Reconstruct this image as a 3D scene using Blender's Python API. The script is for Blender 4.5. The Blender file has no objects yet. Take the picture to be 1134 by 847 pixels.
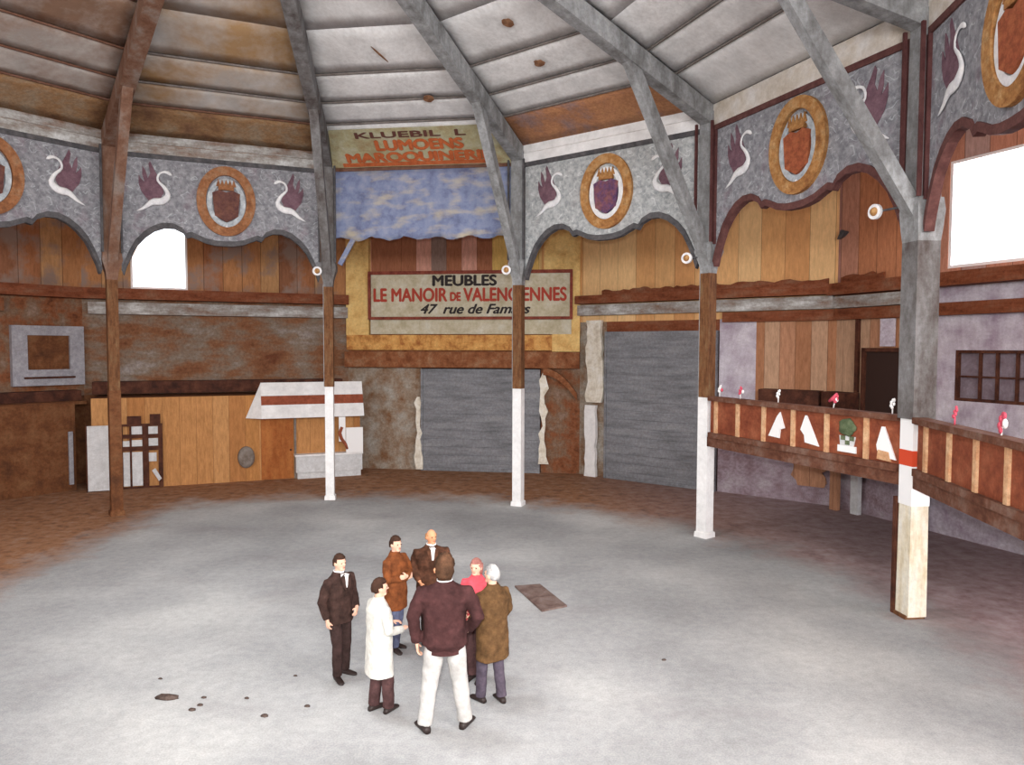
import bpy, math, random
from mathutils import Vector, Matrix, Euler
R = random.Random(7)
sc = bpy.context.scene
COL = sc.collection
PI = math.pi
V = Vector

# ------------------------------------------------------------------ arena frame
CX, CY = -4.027, 10.831          # centre of the twelve-sided arena
RC = 10.833                      # ring of columns
AP = RC * math.cos(PI / 12)      # apothem of the column ring
AW = 16.0                        # apothem of the outer wall
PH = math.radians(127.122)

def bay(k):                      # frame of bay k: x along the bay, y outward from the centre, z up
    a = PH - (k + .5) * PI / 6
    return Matrix.Translation((CX, CY, 0)) @ Matrix.Rotation(a - PI / 2, 4, 'Z')

def corner(k):                   # frame of corner k: y outward through the column
    a = PH - k * PI / 6
    return Matrix.Translation((CX, CY, 0)) @ Matrix.Rotation(a - PI / 2, 4, 'Z')

# ------------------------------------------------------------------ materials
def lin(c):
    return tuple(((x / 255) / 12.92 if x / 255 <= .04045 else ((x / 255 + .055) / 1.055) ** 2.4) for x in c) + (1,)

class N:
    def __init__(s, m):
        s.nt = m.node_tree
    def n(s, t, **kw):
        o = s.nt.nodes.new(t)
        for k, v in kw.items():
            if k in o.inputs: o.inputs[k].default_value = v
            else: setattr(o, k, v)
        return o
    def l(s, a, b): s.nt.links.new(a, b)

def ramp(w, fac, stops, interp='LINEAR'):
    r = w.n('ShaderNodeValToRGB'); r.color_ramp.interpolation = interp
    e = r.color_ramp.elements
    while len(e) < len(stops): e.new(.5)
    for q, (p, c) in zip(e, stops): q.position = p; q.color = c
    w.l(fac, r.inputs['Fac']); return r.outputs['Color']

def mix(w, fac, a, b, mode='MIX'):
    m = w.n('ShaderNodeMix', data_type='RGBA', blend_type=mode)
    for sock, v in ((m.inputs['Factor'], fac), (m.inputs[6], a), (m.inputs[7], b)):
        if isinstance(v, (float, int)): sock.default_value = v
        elif isinstance(v, tuple): sock.default_value = v
        else: w.l(v, sock)
    return m.outputs[2]

def base_mat(name, rough=.8, spec=.25):
    m = bpy.data.materials.new(name); m.use_nodes = True
    w = N(m); b = m.node_tree.nodes['Principled BSDF']
    b.inputs['Roughness'].default_value = rough
    b.inputs['Specular IOR Level'].default_value = spec
    return m, w, b

def noise(w, vec, scale, detail=5, rough=.6):
    n = w.n('ShaderNodeTexNoise'); n.inputs['Scale'].default_value = scale
    n.inputs['Detail'].default_value = detail; n.inputs['Roughness'].default_value = rough
    w.l(vec, n.inputs['Vector']); return n.outputs['Fac']

def mapping(w, vec, scale):
    mp = w.n('ShaderNodeMapping'); mp.inputs['Scale'].default_value = scale
    w.l(vec, mp.inputs['Vector']); return mp.outputs['Vector']

def mottle(name, cols, scale=2.2, rough=.8, fine=.25, stretch=(1, 1, 1), bump=.15, spec=.25, spread=.16):
    """worn painted surface: blotches running through the given colours plus a fine grain"""
    m, w, b = base_mat(name, rough, spec)
    tc = w.n('ShaderNodeTexCoord').outputs['Object']
    v = mapping(w, tc, stretch)
    f = noise(w, v, scale, 6, .65)
    k = len(cols)
    st = [(.5 + spread * (2 * i / (k - 1) - 1) if k > 1 else .5, lin(c)) for i, c in enumerate(cols)]
    c = ramp(w, f, st)
    g = noise(w, tc, 11, 6, .82)
    gc = ramp(w, g, [(.34, (1 - fine, 1 - fine * 1.1, 1 - fine * 1.2, 1)), (.64, (1 + fine * .5,) * 3 + (1,))])
    c = mix(w, 1.0, c, gc, 'MULTIPLY')
    w.l(c, b.inputs['Base Color'])
    if bump:
        bp = w.n('ShaderNodeBump'); bp.inputs['Strength'].default_value = bump; bp.inputs['Distance'].default_value = .02
        w.l(g, bp.inputs['Height']); w.l(bp.outputs['Normal'], b.inputs['Normal'])
    return m

def planks(name, cols, width=.35, fine=.3, horiz=False, blot=None, seed=0.0, gap=.035, rough=.85):
    """boards of different paint side by side, along object X (or stacked along Z)"""
    m, w, b = base_mat(name, rough)
    tc = w.n('ShaderNodeTexCoord').outputs['Object']
    sp = w.n('ShaderNodeSeparateXYZ'); w.l(tc, sp.inputs[0])
    ax = sp.outputs['Z' if horiz else 'X']
    d = w.n('ShaderNodeMath', operation='MULTIPLY_ADD'); d.inputs[1].default_value = 1 / width; d.inputs[2].default_value = 40 + seed
    w.l(ax, d.inputs[0])
    fl = w.n('ShaderNodeMath', operation='FLOOR'); w.l(d.outputs[0], fl.inputs[0])
    fr = w.n('ShaderNodeMath', operation='FRACT'); w.l(d.outputs[0], fr.inputs[0])
    wn = w.n('ShaderNodeTexWhiteNoise', noise_dimensions='1D'); w.l(fl.outputs[0], wn.inputs['W'])
    k = len(cols)
    c = ramp(w, wn.outputs['Value'], [(i / k, lin(q)) for i, q in enumerate(cols)], 'CONSTANT')
    vv = mapping(w, tc, (3, 3, .6) if not horiz else (.6, 3, 3))
    g = noise(w, vv, 3.5, 8, .82)
    gc = ramp(w, g, [(.36, (1 - fine, 1 - fine * 1.1, 1 - fine * 1.2, 1)), (.62, (1 + fine * .5,) * 3 + (1,))])
    c = mix(w, 1.0, c, gc, 'MULTIPLY')
    if blot:
        bf = noise(w, tc, 1.1, 5, .6)
        bm = ramp(w, bf, [(.48, (0, 0, 0, 1)), (.62, (1, 1, 1, 1))])
        sx = w.n('ShaderNodeSeparateColor'); w.l(bm, sx.inputs[0])
        c = mix(w, sx.outputs[0], c, lin(blot))
    gp = w.n('ShaderNodeMath', operation='LESS_THAN'); gp.inputs[1].default_value = gap; w.l(fr.outputs[0], gp.inputs[0])
    gs = w.n('ShaderNodeMath', operation='MULTIPLY'); gs.inputs[1].default_value = .6; w.l(gp.outputs[0], gs.inputs[0])
    c = mix(w, gs.outputs[0], c, lin((50, 32, 24)))
    w.l(c, b.inputs['Base Color'])
    bp = w.n('ShaderNodeBump'); bp.inputs['Strength'].default_value = .4; bp.inputs['Distance'].default_value = .02
    iv = w.n('ShaderNodeMath', operation='SUBTRACT'); iv.inputs[0].default_value = 1; w.l(gp.outputs[0], iv.inputs[1])
    w.l(iv.outputs[0], bp.inputs['Height']); w.l(bp.outputs['Normal'], b.inputs['Normal'])
    return m

def floor_mat():
    m, w, b = base_mat('dusty_concrete', .85, .2)
    geo = w.n('ShaderNodeNewGeometry').outputs['Position']
    f = noise(w, geo, .3, 3, .5)
    c = ramp(w, f, [(.33, lin((148, 150, 151))), (.5, lin((168, 170, 171))), (.66, lin((190, 192, 191)))])
    g = noise(w, geo, 7, 5, .7)
    c = mix(w, 1.0, c, ramp(w, g, [(.3, (.84, .84, .85, 1)), (.65, (1.06,) * 3 + (1,))]), 'MULTIPLY')
    g2 = noise(w, geo, 45, 2, .7)
    c = mix(w, 1.0, c, ramp(w, g2, [(.3, (.82,) * 3 + (1,)), (.65, (1.08,) * 3 + (1,))]), 'MULTIPLY')
    # scuffed darker tracks
    st = noise(w, mapping(w, geo, (.5, .9, 1)), .7, 5, .6)
    sf = w.n('ShaderNodeSeparateColor'); w.l(ramp(w, st, [(.56, (0, 0, 0, 1)), (.72, (.3,) * 3 + (1,))]), sf.inputs[0])
    c = mix(w, sf.outputs[0], c, lin((128, 122, 124)))
    # earth spilling in from the outer ring
    sub = w.n('ShaderNodeVectorMath', operation='SUBTRACT'); sub.inputs[1].default_value = (CX, CY, 0); w.l(geo, sub.inputs[0])
    ln = w.n('ShaderNodeVectorMath', operation='LENGTH'); w.l(sub.outputs[0], ln.inputs[0])
    e = noise(w, geo, .8, 6, .7)
    sx0 = w.n('ShaderNodeSeparateXYZ'); w.l(geo, sx0.inputs[0])
    lf = w.n('ShaderNodeMath', operation='MULTIPLY_ADD'); lf.inputs[1].default_value = -1.3; lf.inputs[2].default_value = -1.3; w.l(sx0.outputs['X'], lf.inputs[0])
    mx = w.n('ShaderNodeMath', operation='MAXIMUM'); w.l(lf.outputs[0], mx.inputs[0]); w.l(ln.outputs['Value'], mx.inputs[1])
    add = w.n('ShaderNodeMath', operation='MULTIPLY_ADD'); add.inputs[1].default_value = 3.4; w.l(e, add.inputs[0]); w.l(mx.outputs[0], add.inputs[2])
    mr = w.n('ShaderNodeMapRange'); mr.inputs['From Min'].default_value = 12.1; mr.inputs['From Max'].default_value = 13.8
    w.l(add.outputs[0], mr.inputs['Value'])
    e2 = noise(w, geo, 3.1, 6, .7)
    earth = ramp(w, e2, [(.32, lin((100, 66, 46))), (.5, lin((152, 104, 66))), (.7, lin((160, 132, 112)))])
    # far right of the ring: reddish earth, lightened to brighten it under the gallery
    sx = w.n('ShaderNodeSeparateXYZ'); w.l(geo, sx.inputs[0])
    rx = w.n('ShaderNodeMapRange'); rx.inputs['From Min'].default_value = 2; rx.inputs['From Max'].default_value = 8; w.l(sx.outputs['X'], rx.inputs['Value'])
    earth = mix(w, rx.outputs[0], earth, ramp(w, e2, [(.3, lin((140, 112, 112))), (.55, lin((172, 152, 154))), (.75, lin((186, 174, 176)))]))
    mul = w.n('ShaderNodeMath', operation='MULTIPLY'); mul.inputs[1].default_value = .93; w.l(mr.outputs[0], mul.inputs[0])
    c = mix(w, mul.outputs[0], c, earth)
    w.l(c, b.inputs['Base Color'])
    bp = w.n('ShaderNodeBump'); bp.inputs['Strength'].default_value = .3; bp.inputs['Distance'].default_value = .02
    w.l(g, bp.inputs['Height']); w.l(bp.outputs['Normal'], b.inputs['Normal'])
    return m

def flat(name, c, rough=.6, spec=.3):
    m, w, b = base_mat(name, rough, spec); b.inputs['Base Color'].default_value = lin(c); return m

M = {}
M['floor'] = floor_mat()
M['grey_paint'] = mottle('worn_grey_paint', [(112, 112, 112), (142, 144, 146), (166, 168, 170)], 3, stretch=(1, 1, .4))
M['dark_grey_paint'] = mottle('dirty_grey_paint', [(84, 76, 74), (112, 110, 110), (132, 132, 134)], 3, stretch=(1, 1, .4))
M['brown_timber_left'] = mottle('brown_stained_timber', [(104, 68, 50), (124, 94, 78), (136, 122, 114)], 2.5, stretch=(1, 1, .4))
M['white_paint'] = mottle('chalky_white_paint', [(222, 222, 222), (232, 232, 232), (240, 240, 240)], 4, fine=.06)
M['cream_paint'] = mottle('cream_painted_wood', [(206, 192, 160), (224, 216, 196), (228, 226, 216)], 3, fine=.15, stretch=(2, 2, .4))
M['post_brown'] = mottle('dark_brown_timber', [(76, 48, 30), (112, 74, 46), (124, 98, 70)], 4, stretch=(2, 2, .4))
M['dark_wood'] = mottle('very_dark_wood', [(50, 28, 22), (78, 44, 32), (98, 60, 44)], 3)
M['red_batten'] = mottle('dark_red_batten', [(80, 46, 46), (100, 64, 62)], 3)
def scroll_paint(name, ground, line, tint):
    m, w, b = base_mat(name, .85, .15)
    tc = w.n('ShaderNodeTexCoord').outputs['Object']
    g = noise(w, tc, 9, 4, .7); c = ramp(w, g, [(.35, lin(ground[0])), (.65, lin(ground[1]))])
    f = noise(w, tc, 2.1, 2, .45)
    k = w.n('ShaderNodeMath', operation='MULTIPLY'); k.inputs[1].default_value = 9; w.l(f, k.inputs[0])
    fr = w.n('ShaderNodeMath', operation='FRACT'); w.l(k.outputs[0], fr.inputs[0])
    sm = w.n('ShaderNodeSeparateColor'); w.l(ramp(w, fr.outputs[0], [(.0, (0, 0, 0, 1)), (.42, (0, 0, 0, 1)), (.5, (.75,) * 3 + (1,)), (.6, (0, 0, 0, 1))]), sm.inputs[0])
    br = noise(w, tc, 6, 3, .6); sb = w.n('ShaderNodeSeparateColor'); w.l(ramp(w, br, [(.45, (0, 0, 0, 1)), (.56, (1, 1, 1, 1))]), sb.inputs[0])
    mm = w.n('ShaderNodeMath', operation='MULTIPLY'); w.l(sm.outputs[0], mm.inputs[0]); w.l(sb.outputs[0], mm.inputs[1])
    c = mix(w, mm.outputs[0], c, lin(line))
    t = noise(w, tc, 1.7, 4, .6); st = w.n('ShaderNodeSeparateColor'); w.l(ramp(w, t, [(.55, (0, 0, 0, 1)), (.7, (.5,) * 3 + (1,))]), st.inputs[0])
    c = mix(w, st.outputs[0], c, lin(tint)); w.l(c, b.inputs['Base Color']); return m
M['spandrel'] = scroll_paint('grey_scrolled_panel_paint', ((112, 112, 118), (156, 156, 160)), (192, 196, 200), (122, 96, 108))
M['spandrel_light'] = scroll_paint('pale_scrolled_panel_paint', ((138, 142, 144), (190, 192, 192)), (222, 224, 224), (150, 146, 146))
M['scroll'] = mottle('pale_scroll_paint', [(150, 158, 166), (198, 204, 208)], 6)
M['scroll_dim'] = mottle('mauve_scroll_paint', [(112, 92, 108), (150, 140, 154)], 6)
M['edge_dark'] = mottle('dark_grey_edge', [(66, 66, 70), (96, 94, 96)], 5)
M['edge_red'] = mottle('red_brown_edge', [(82, 50, 48), (106, 70, 66)], 5)
M['gold'] = mottle('dull_gold_paint', [(140, 92, 54), (172, 124, 74), (188, 150, 104)], 5, fine=.35)
M['gold_dark'] = mottle('brown_gold_paint', [(126, 82, 54), (150, 100, 66), (160, 122, 92)], 5, fine=.35)
M['orange'] = mottle('burnt_orange_paint', [(150, 62, 26), (184, 88, 42)], 5, fine=.35)
M['violet'] = mottle('violet_shield_paint', [(80, 66, 110), (120, 78, 96), (146, 98, 92)], 4, fine=.35)
M['maroon'] = mottle('maroon_shield_paint', [(88, 56, 56), (120, 80, 66)], 4, fine=.35)
M['crest_red'] = mottle('red_orange_shield_paint', [(142, 74, 50), (170, 100, 66)], 5, fine=.4)
M['wing'] = mottle('burgundy_wing_paint', [(100, 72, 84), (126, 98, 108)], 6)
M['swan'] = mottle('white_swan_paint', [(214, 214, 218), (240, 240, 240)], 6, fine=.1)
M['blue_cloth'] = None
M['canvas'] = mottle('white_canvas', [(206, 206, 206), (222, 222, 222), (234, 234, 234)], 1.4, fine=.12, bump=.1)
M['canvas_tan'] = mottle('tanned_canvas', [(188, 176, 160), (204, 196, 186), (214, 210, 206)], 2, fine=.15)
M['ochre'] = planks('ochre_boards', [(186, 134, 84), (180, 126, 74), (192, 142, 92), (174, 120, 72)], .5, gap=.02)
M['ochre_upper'] = planks('ochre_brown_boards', [(178, 126, 84), (160, 106, 72), (186, 142, 98), (170, 120, 86), (140, 94, 68)], .62, blot=(146, 124, 112))
M['yellow_boards'] = planks('yellow_ochre_boards', [(220, 172, 118), (206, 152, 100), (226, 186, 134), (194, 142, 96), (214, 162, 108)], .7, gap=.02, fine=.2)
M['striped_boards'] = planks('striped_painted_boards', [(204, 146, 120), (160, 104, 76), (216, 178, 104), (208, 154, 136), (176, 116, 76), (222, 186, 124), (142, 118, 108)], .56, gap=.02, seed=5)
M['pink_boards'] = planks('pink_grey_boards', [(186, 134, 112), (176, 150, 144), (190, 128, 92), (166, 122, 112), (198, 156, 124)], .6, gap=.03)
M['brown_wall'] = mottle('brown_dirty_wall', [(92, 54, 34), (132, 80, 50), (126, 100, 80), (146, 124, 112)], 1.3, fine=.4)
M['dark_brown_wall'] = mottle('dark_brown_dirty_wall', [(80, 50, 32), (112, 70, 42), (128, 90, 60)], 1.5, fine=.35)
M['panel_grey'] = mottle('grey_brown_panelling', [(104, 60, 38), (130, 88, 60), (128, 112, 98), (152, 144, 140)], .8, fine=.4, stretch=(.6, 1, 1.4))
M['ledge'] = mottle('red_brown_ledge', [(100, 52, 30), (128, 72, 46), (132, 92, 70)], 2, fine=.35, stretch=(.6, 1, 2))
M['stripe'] = mottle('flaking_pale_stripe', [(126, 96, 78), (154, 150, 146), (200, 202, 202)], 1.6, fine=.3, stretch=(.6, 1, 2))
M['stone'] = mottle('grey_brown_stonework', [(124, 88, 60), (148, 132, 116), (166, 162, 154)], 1.6, fine=.35)
M['plaster'] = mottle('lavender_plaster', [(160, 144, 160), (190, 182, 194), (212, 208, 216)], 1.4, fine=.2)
M['purple_wall'] = mottle('purple_grey_wall', [(132, 108, 114), (160, 144, 154), (178, 168, 176)], 1.4, fine=.3)
M['tan_boards'] = planks('tan_brown_boards', [(182, 134, 104), (168, 118, 86), (186, 150, 122), (160, 106, 76)], .45, gap=.03)
M['shutter'] = mottle('grey_shutter_paint', [(108, 110, 114), (128, 130, 136), (142, 144, 148)], 1.8, fine=.3, stretch=(.4, 1, 2.5))
M['portal_beam'] = mottle('red_brown_beam', [(108, 60, 34), (138, 86, 54), (150, 112, 84)], 2.5, fine=.35)
M['yellow_paint'] = mottle('cream_yellow_paint', [(206, 160, 96), (228, 192, 124), (236, 206, 140)], 2, fine=.2)
M['yellow_brown'] = mottle('flaking_yellow_paint', [(158, 96, 50), (204, 150, 84), (220, 172, 104)], 3, fine=.3)
M['sign'] = mottle('yellowed_sign_board', [(176, 166, 138), (196, 188, 164), (206, 202, 186)], 2.2, fine=.15)
M['sign_red'] = flat('brick_red_sign_paint', (168, 62, 46), .7)
M['sign_black'] = flat('black_sign_paint', (44, 36, 36), .7)
M['sign_frame'] = mottle('red_brown_sign_frame', [(112, 50, 40), (146, 78, 62)], 5)
M['banner'] = mottle('olive_beige_banner', [(150, 130, 96), (166, 160, 126), (176, 172, 150)], 2.2, fine=.2)
M['banner_orange'] = mottle('orange_brown_banner', [(150, 122, 116), (176, 124, 90), (188, 136, 96)], 1.6, fine=.3)
M['banner_dim'] = mottle('faded_brown_banner', [(124, 92, 70), (152, 118, 84), (156, 138, 116)], 1.6, fine=.3)
M['lettering_orange'] = mottle('rust_orange_lettering', [(168, 84, 46), (192, 104, 60)], 5)
M['lettering_dark'] = flat('dark_brown_lettering', (92, 56, 48), .8)
M['purlin'] = mottle('purlin_grey', [(104, 96, 92), (130, 124, 120)], 4)
M['purlin_brown'] = mottle('purlin_brown', [(96, 62, 46), (122, 90, 76)], 4)
M['balustrade'] = mottle('red_brown_balustrade', [(116, 58, 40), (138, 74, 50), (150, 88, 62)], 2.5, fine=.3)
M['rail'] = mottle('dark_rail', [(84, 48, 34), (108, 70, 54), (122, 96, 84)], 3, fine=.3)
M['tan_batten'] = mottle('tan_batten', [(196, 146, 106), (220, 184, 146)], 6)
M['green'] = mottle('dull_green_paint', [(70, 88, 60), (110, 120, 92)], 8)
M['red_stripe'] = flat('orange_red_paint', (206, 74, 44), .7)
M['white'] = flat('plain_white', (240, 240, 240), .7)
M['white_paper'] = mottle('torn_cream_paper', [(196, 186, 168), (224, 218, 204), (236, 234, 228)], 3, fine=.15)
M['pink'] = flat('pink_paper', (206, 84, 104), .7)
M['hole'] = flat('dark_interior', (52, 34, 28), .9)
M['brown_patch'] = mottle('brown_canvas_patch', [(112, 74, 52), (150, 112, 84)], 8)
M['mat'] = mottle('worn_brown_board', [(92, 72, 66), (116, 98, 92), (128, 114, 110)], 4)
M['rock'] = mottle('dark_rubble', [(60, 48, 44), (96, 82, 76)], 12)
M['hatch_frame'] = mottle('pale_grey_frame', [(146, 146, 154), (170, 170, 178)], 4)
M['panel_white'] = mottle('off_white_panel', [(196, 198, 200), (216, 218, 220)], 5, fine=.15)
M['awning_brown'] = mottle('brown_awning_stripe', [(130, 66, 44), (156, 86, 62)], 4)
M['booth_door'] = mottle('orange_brown_door', [(150, 84, 40), (176, 112, 60)], 2, stretch=(2, 1, .5))
M['grime'] = mottle('grey_grime', [(112, 100, 90), (138, 130, 124)], 5)

def blue_cloth():
    m, w, b = base_mat('faded_blue_cloth', .9, .1)
    tc = w.n('ShaderNodeTexCoord').outputs['Object']
    f = noise(w, tc, 2.5, 6, .7)
    c = ramp(w, f, [(.35, lin((104, 110, 140))), (.5, lin((124, 134, 164))), (.66, lin((144, 150, 172)))])
    f2 = noise(w, mapping(w, tc, (.8, 1, 2.2)), 1.6, 4, .5)
    s = w.n('ShaderNodeSeparateColor'); w.l(ramp(w, f2, [(.5, (0, 0, 0, 1)), (.72, (.75,) * 3 + (1,))]), s.inputs[0])
    c = mix(w, s.outputs[0], c, lin((196, 182, 150)))
    w.l(c, b.inputs['Base Color']); return m
M['blue_cloth'] = blue_cloth()

def stained(name, amount, stain=(168, 120, 66)):
    m, w, b = base_mat(name, .9, .1)
    geo = w.n('ShaderNodeTexCoord').outputs['Object']
    f = noise(w, geo, 1.4, 6, .6)
    c = ramp(w, f, [(.3, lin((200, 200, 200))), (.7, lin((230, 230, 230)))])
    f2 = noise(w, geo, .5, 7, .65)
    s = w.n('ShaderNodeSeparateColor'); w.l(ramp(w, f2, [(.52 - amount * .3, (0, 0, 0, 1)), (.74 - amount * .2, (.9,) * 3 + (1,))]), s.inputs[0])
    c = mix(w, s.outputs[0], c, lin(stain))
    f3 = noise(w, geo, 2.2, 6, .7)
    c = mix(w, 1.0, c, ramp(w, f3, [(.3, tuple([1 - .35 * amount] * 3) + (1,)), (.7, (1, 1, 1, 1))]), 'MULTIPLY')
    base = mix(w, min(1.0, amount * .8), c, lin((206, 196, 186)), 'MULTIPLY')
    w.l(base, b.inputs['Base Color']); return m
M['canvas_stained'] = stained('stained_canvas', .55, (176, 138, 88))
M['canvas_brown'] = stained('brown_stained_canvas', .62, (140, 104, 78))

def pane_mat():
    m = bpy.data.materials.new('clear_pane'); m.use_nodes = True
    w = N(m); nt = m.node_tree; nt.nodes.remove(nt.nodes['Principled BSDF'])
    out = nt.nodes['Material Output']
    t = w.n('ShaderNodeBsdfTransparent'); t.inputs[0].default_value = (.97, .98, 1, 1)
    g = w.n('ShaderNodeBsdfGlossy'); g.inputs['Roughness'].default_value = .05
    x = w.n('ShaderNodeMixShader'); x.inputs[0].default_value = .05
    w.l(t.outputs[0], x.inputs[1]); w.l(g.outputs[0], x.inputs[2]); w.l(x.outputs[0], out.inputs['Surface'])
    return m
M['pane'] = pane_mat()
M['dull_pane'] = mottle('dusty_dull_glass', [(112, 96, 104), (140, 130, 140)], 3, rough=.4)

# people
def cloth(name, c, v=.2):
    a = tuple(max(0, int(x * (1 - v))) for x in c); d = tuple(min(250, int(x * (1 + v))) for x in c)
    return mottle(name, [a, c, d], 7, rough=.9, fine=.15, bump=.2, spec=.1)
M['skin'] = flat('skin', (222, 176, 152), .6)
M['skin_tan'] = flat('ruddy_skin', (214, 150, 112), .6)
M['eye'] = flat('dark_eye', (48, 36, 32), .4)
M['lip'] = flat('lips', (170, 98, 86), .6)
M['hair_dark'] = cloth('dark_brown_hair', (62, 44, 36))
M['hair_brown'] = cloth('brown_hair', (78, 56, 42), .35)
M['hair_fair'] = cloth('fair_thin_hair', (186, 136, 96))
M['hair_pink'] = cloth('reddish_grey_hair', (164, 112, 104), .2)
M['hair_grey'] = cloth('grey_white_hair', (176, 176, 176), .3)
M['coat_black'] = cloth('brown_black_suit', (62, 46, 42), .25)
M['coat_white'] = cloth('off_white_coat', (206, 206, 200), .04)
M['coat_rust'] = cloth('rust_brown_jacket', (114, 66, 38), .2)
M['coat_darkbrown'] = cloth('dark_brown_coat', (76, 50, 38), .3)
M['coat_burgundy'] = cloth('burgundy_jacket', (66, 42, 42), .2)
M['coat_red'] = cloth('coral_red_jacket', (222, 84, 96), .08)
M['coat_olive'] = cloth('olive_brown_coat', (94, 70, 46), .22)
M['tr_dark'] = cloth('dark_plum_trousers', (78, 56, 56), .2)
M['tr_black'] = cloth('black_brown_trousers', (58, 44, 42), .2)
M['tr_white'] = cloth('pale_trousers', (180, 179, 177), .06)
M['tr_jeans'] = cloth('grey_blue_jeans', (92, 98, 124), .15)
M['tr_plum'] = cloth('grey_plum_trousers', (82, 74, 86), .15)
M['shoe'] = flat('dark_leather', (44, 34, 32), .5)
M['shirt'] = flat('white_shirt', (236, 236, 236), .8)

# ------------------------------------------------------------------ mesh builder
class MB:
    def __init__(s): s.v = []; s.f = []; s.mi = []; s.sm = []
    def _add(s, vs, fs, mi=0, smooth=False):
        o = len(s.v); s.v += [V(p) for p in vs]
        for f in fs: s.f.append(tuple(i + o for i in f)); s.mi.append(mi); s.sm.append(smooth)
        return s
    def box(s, x0, x1, y0, y1, z0, z1, mi=0):
        vs = [(x, y, z) for z in (z0, z1) for y in (y0, y1) for x in (x0, x1)]
        return s._add(vs, [(0, 2, 3, 1), (4, 5, 7, 6), (0, 1, 5, 4), (2, 6, 7, 3), (0, 4, 6, 2), (1, 3, 7, 5)], mi)
    def prism(s, poly, y0, y1, mi=0):            # polygon in x,z pushed along y
        n = len(poly)
        vs = [(x, y0, z) for x, z in poly] + [(x, y1, z) for x, z in poly]
        fs = [tuple(range(n)), tuple(range(2 * n - 1, n - 1, -1))]
        fs += [(i, i + n, (i + 1) % n + n, (i + 1) % n) for i in range(n)]
        return s._add(vs, fs, mi)
    def strip(s, top, bot, y0, y1, mi=0):        # band between two x,z lines of equal length
        n = len(top)
        vs = [(x, y, z) for y in (y0, y1) for x, z in top] + [(x, y, z) for y in (y0, y1) for x, z in bot]
        T0, T1, B0, B1 = 0, n, 2 * n, 3 * n; fs = []
        for i in range(n - 1):
            fs += [(T0 + i, T0 + i + 1, B0 + i + 1, B0 + i), (T1 + i + 1, T1 + i, B1 + i, B1 + i + 1),
                   (T0 + i + 1, T0 + i, T1 + i, T1 + i + 1), (B0 + i, B0 + i + 1, B1 + i + 1, B1 + i)]
        fs += [(T0, B0, B1, T1), (T0 + n - 1, T1 + n - 1, B1 + n - 1, B0 + n - 1)]
        return s._add(vs, fs, mi)
    def quadplate(s, pts, t, mi=0):              # four corners, thickened along their normal
        p = [V(q) for q in pts]; n = (p[1] - p[0]).cross(p[3] - p[0]).normalized() * t
        vs = p + [q + n for q in p]
        return s._add(vs, [(3, 2, 1, 0), (4, 5, 6, 7), (0, 1, 5, 4), (1, 2, 6, 5), (2, 3, 7, 6), (3, 0, 4, 7)], mi)
    def ellipse_ring(s, cx, cz, rx, rz, wd, y0, y1, n=40, mi=0):
        vs = []
        for i in range(n):
            a = 2 * PI * i / n
            for (r, y) in ((0, y0), (-wd, y0), (-wd, y1), (0, y1)):
                vs.append((cx + (rx + r) * math.cos(a), y, cz + (rz + r) * math.sin(a)))
        fs = [(4 * i + j, 4 * i + (j + 1) % 4, 4 * ((i + 1) % n) + (j + 1) % 4, 4 * ((i + 1) % n) + j) for i in range(n) for j in range(4)]
        return s._add(vs, fs, mi)
    def tube(s, pts, rad, n=8, flat=1.0, up=V((0, 0, 1)), mi=0, smooth=True, square=False):
        pts = [V(p) for p in pts]; m = len(pts)
        if not isinstance(rad, (list, tuple)): rad = [rad] * m
        vs = []; prev = None
        for i, p in enumerate(pts):
            d = (pts[min(i + 1, m - 1)] - pts[max(i - 1, 0)]).normalized()
            if prev is None:
                a = d.cross(up)
                if a.length < 1e-3: a = d.cross(V((0, 1, 0)))
                a.normalize()
            else:
                a = (prev - d * prev.dot(d)).normalized()
            prev = a; b = d.cross(a)
            r = rad[i]; rx, ry = r if isinstance(r, tuple) else (r, r * flat)
            for j in range(n):
                t = 2 * PI * (j + (.5 if square else 0)) / n
                vs.append(p + a * rx * math.cos(t) + b * ry * math.sin(t))
        fs = [(i * n + j, i * n + (j + 1) % n, (i + 1) * n + (j + 1) % n, (i + 1) * n + j) for i in range(m - 1) for j in range(n)]
        fs += [tuple(range(n - 1, -1, -1)), tuple(range((m - 1) * n, m * n))]
        return s._add(vs, fs, mi, smooth)
    def ball(s, c, r, n=14, m=9, fn=None, rot=None, mi=0):
        vs = []; c = V(c)
        if not isinstance(r, tuple): r = (r, r, r)
        for i in range(m + 1):
            ph = PI * i / m
            for j in range(n):
                th = 2 * PI * j / n
                d = V((math.sin(ph) * math.cos(th), math.sin(ph) * math.sin(th), math.cos(ph)))
                k = fn(d) if fn else 1
                q = V((d.x * r[0] * k, d.y * r[1] * k, d.z * r[2] * k))
                if rot: q = rot @ q
                vs.append(c + q)
        fs = [(i * n + j, (i + 1) * n + j, (i + 1) * n + (j + 1) % n, i * n + (j + 1) % n) for i in range(m) for j in range(n)]
        return s._add(vs, fs, mi, True)
    def sections(s, secs, n=20, mi=0, p=2.4):    # stacked super-ellipses (z, cx, cy, rx, ry)
        vs = []
        for z, cx, cy, rx, ry in secs:
            for j in range(n):
                t = 2 * PI * j / n; c, q = math.cos(t), math.sin(t)
                vs.append((cx + rx * abs(c) ** (2 / p) * (1 if c >= 0 else -1), cy + ry * abs(q) ** (2 / p) * (1 if q >= 0 else -1), z))
        m = len(secs)
        fs = [(i * n + j, i * n + (j + 1) % n, (i + 1) * n + (j + 1) % n, (i + 1) * n + j) for i in range(m - 1) for j in range(n)]
        fs += [tuple(range(n - 1, -1, -1)), tuple(range((m - 1) * n, m * n))]
        return s._add(vs, fs, mi, True)
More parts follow.
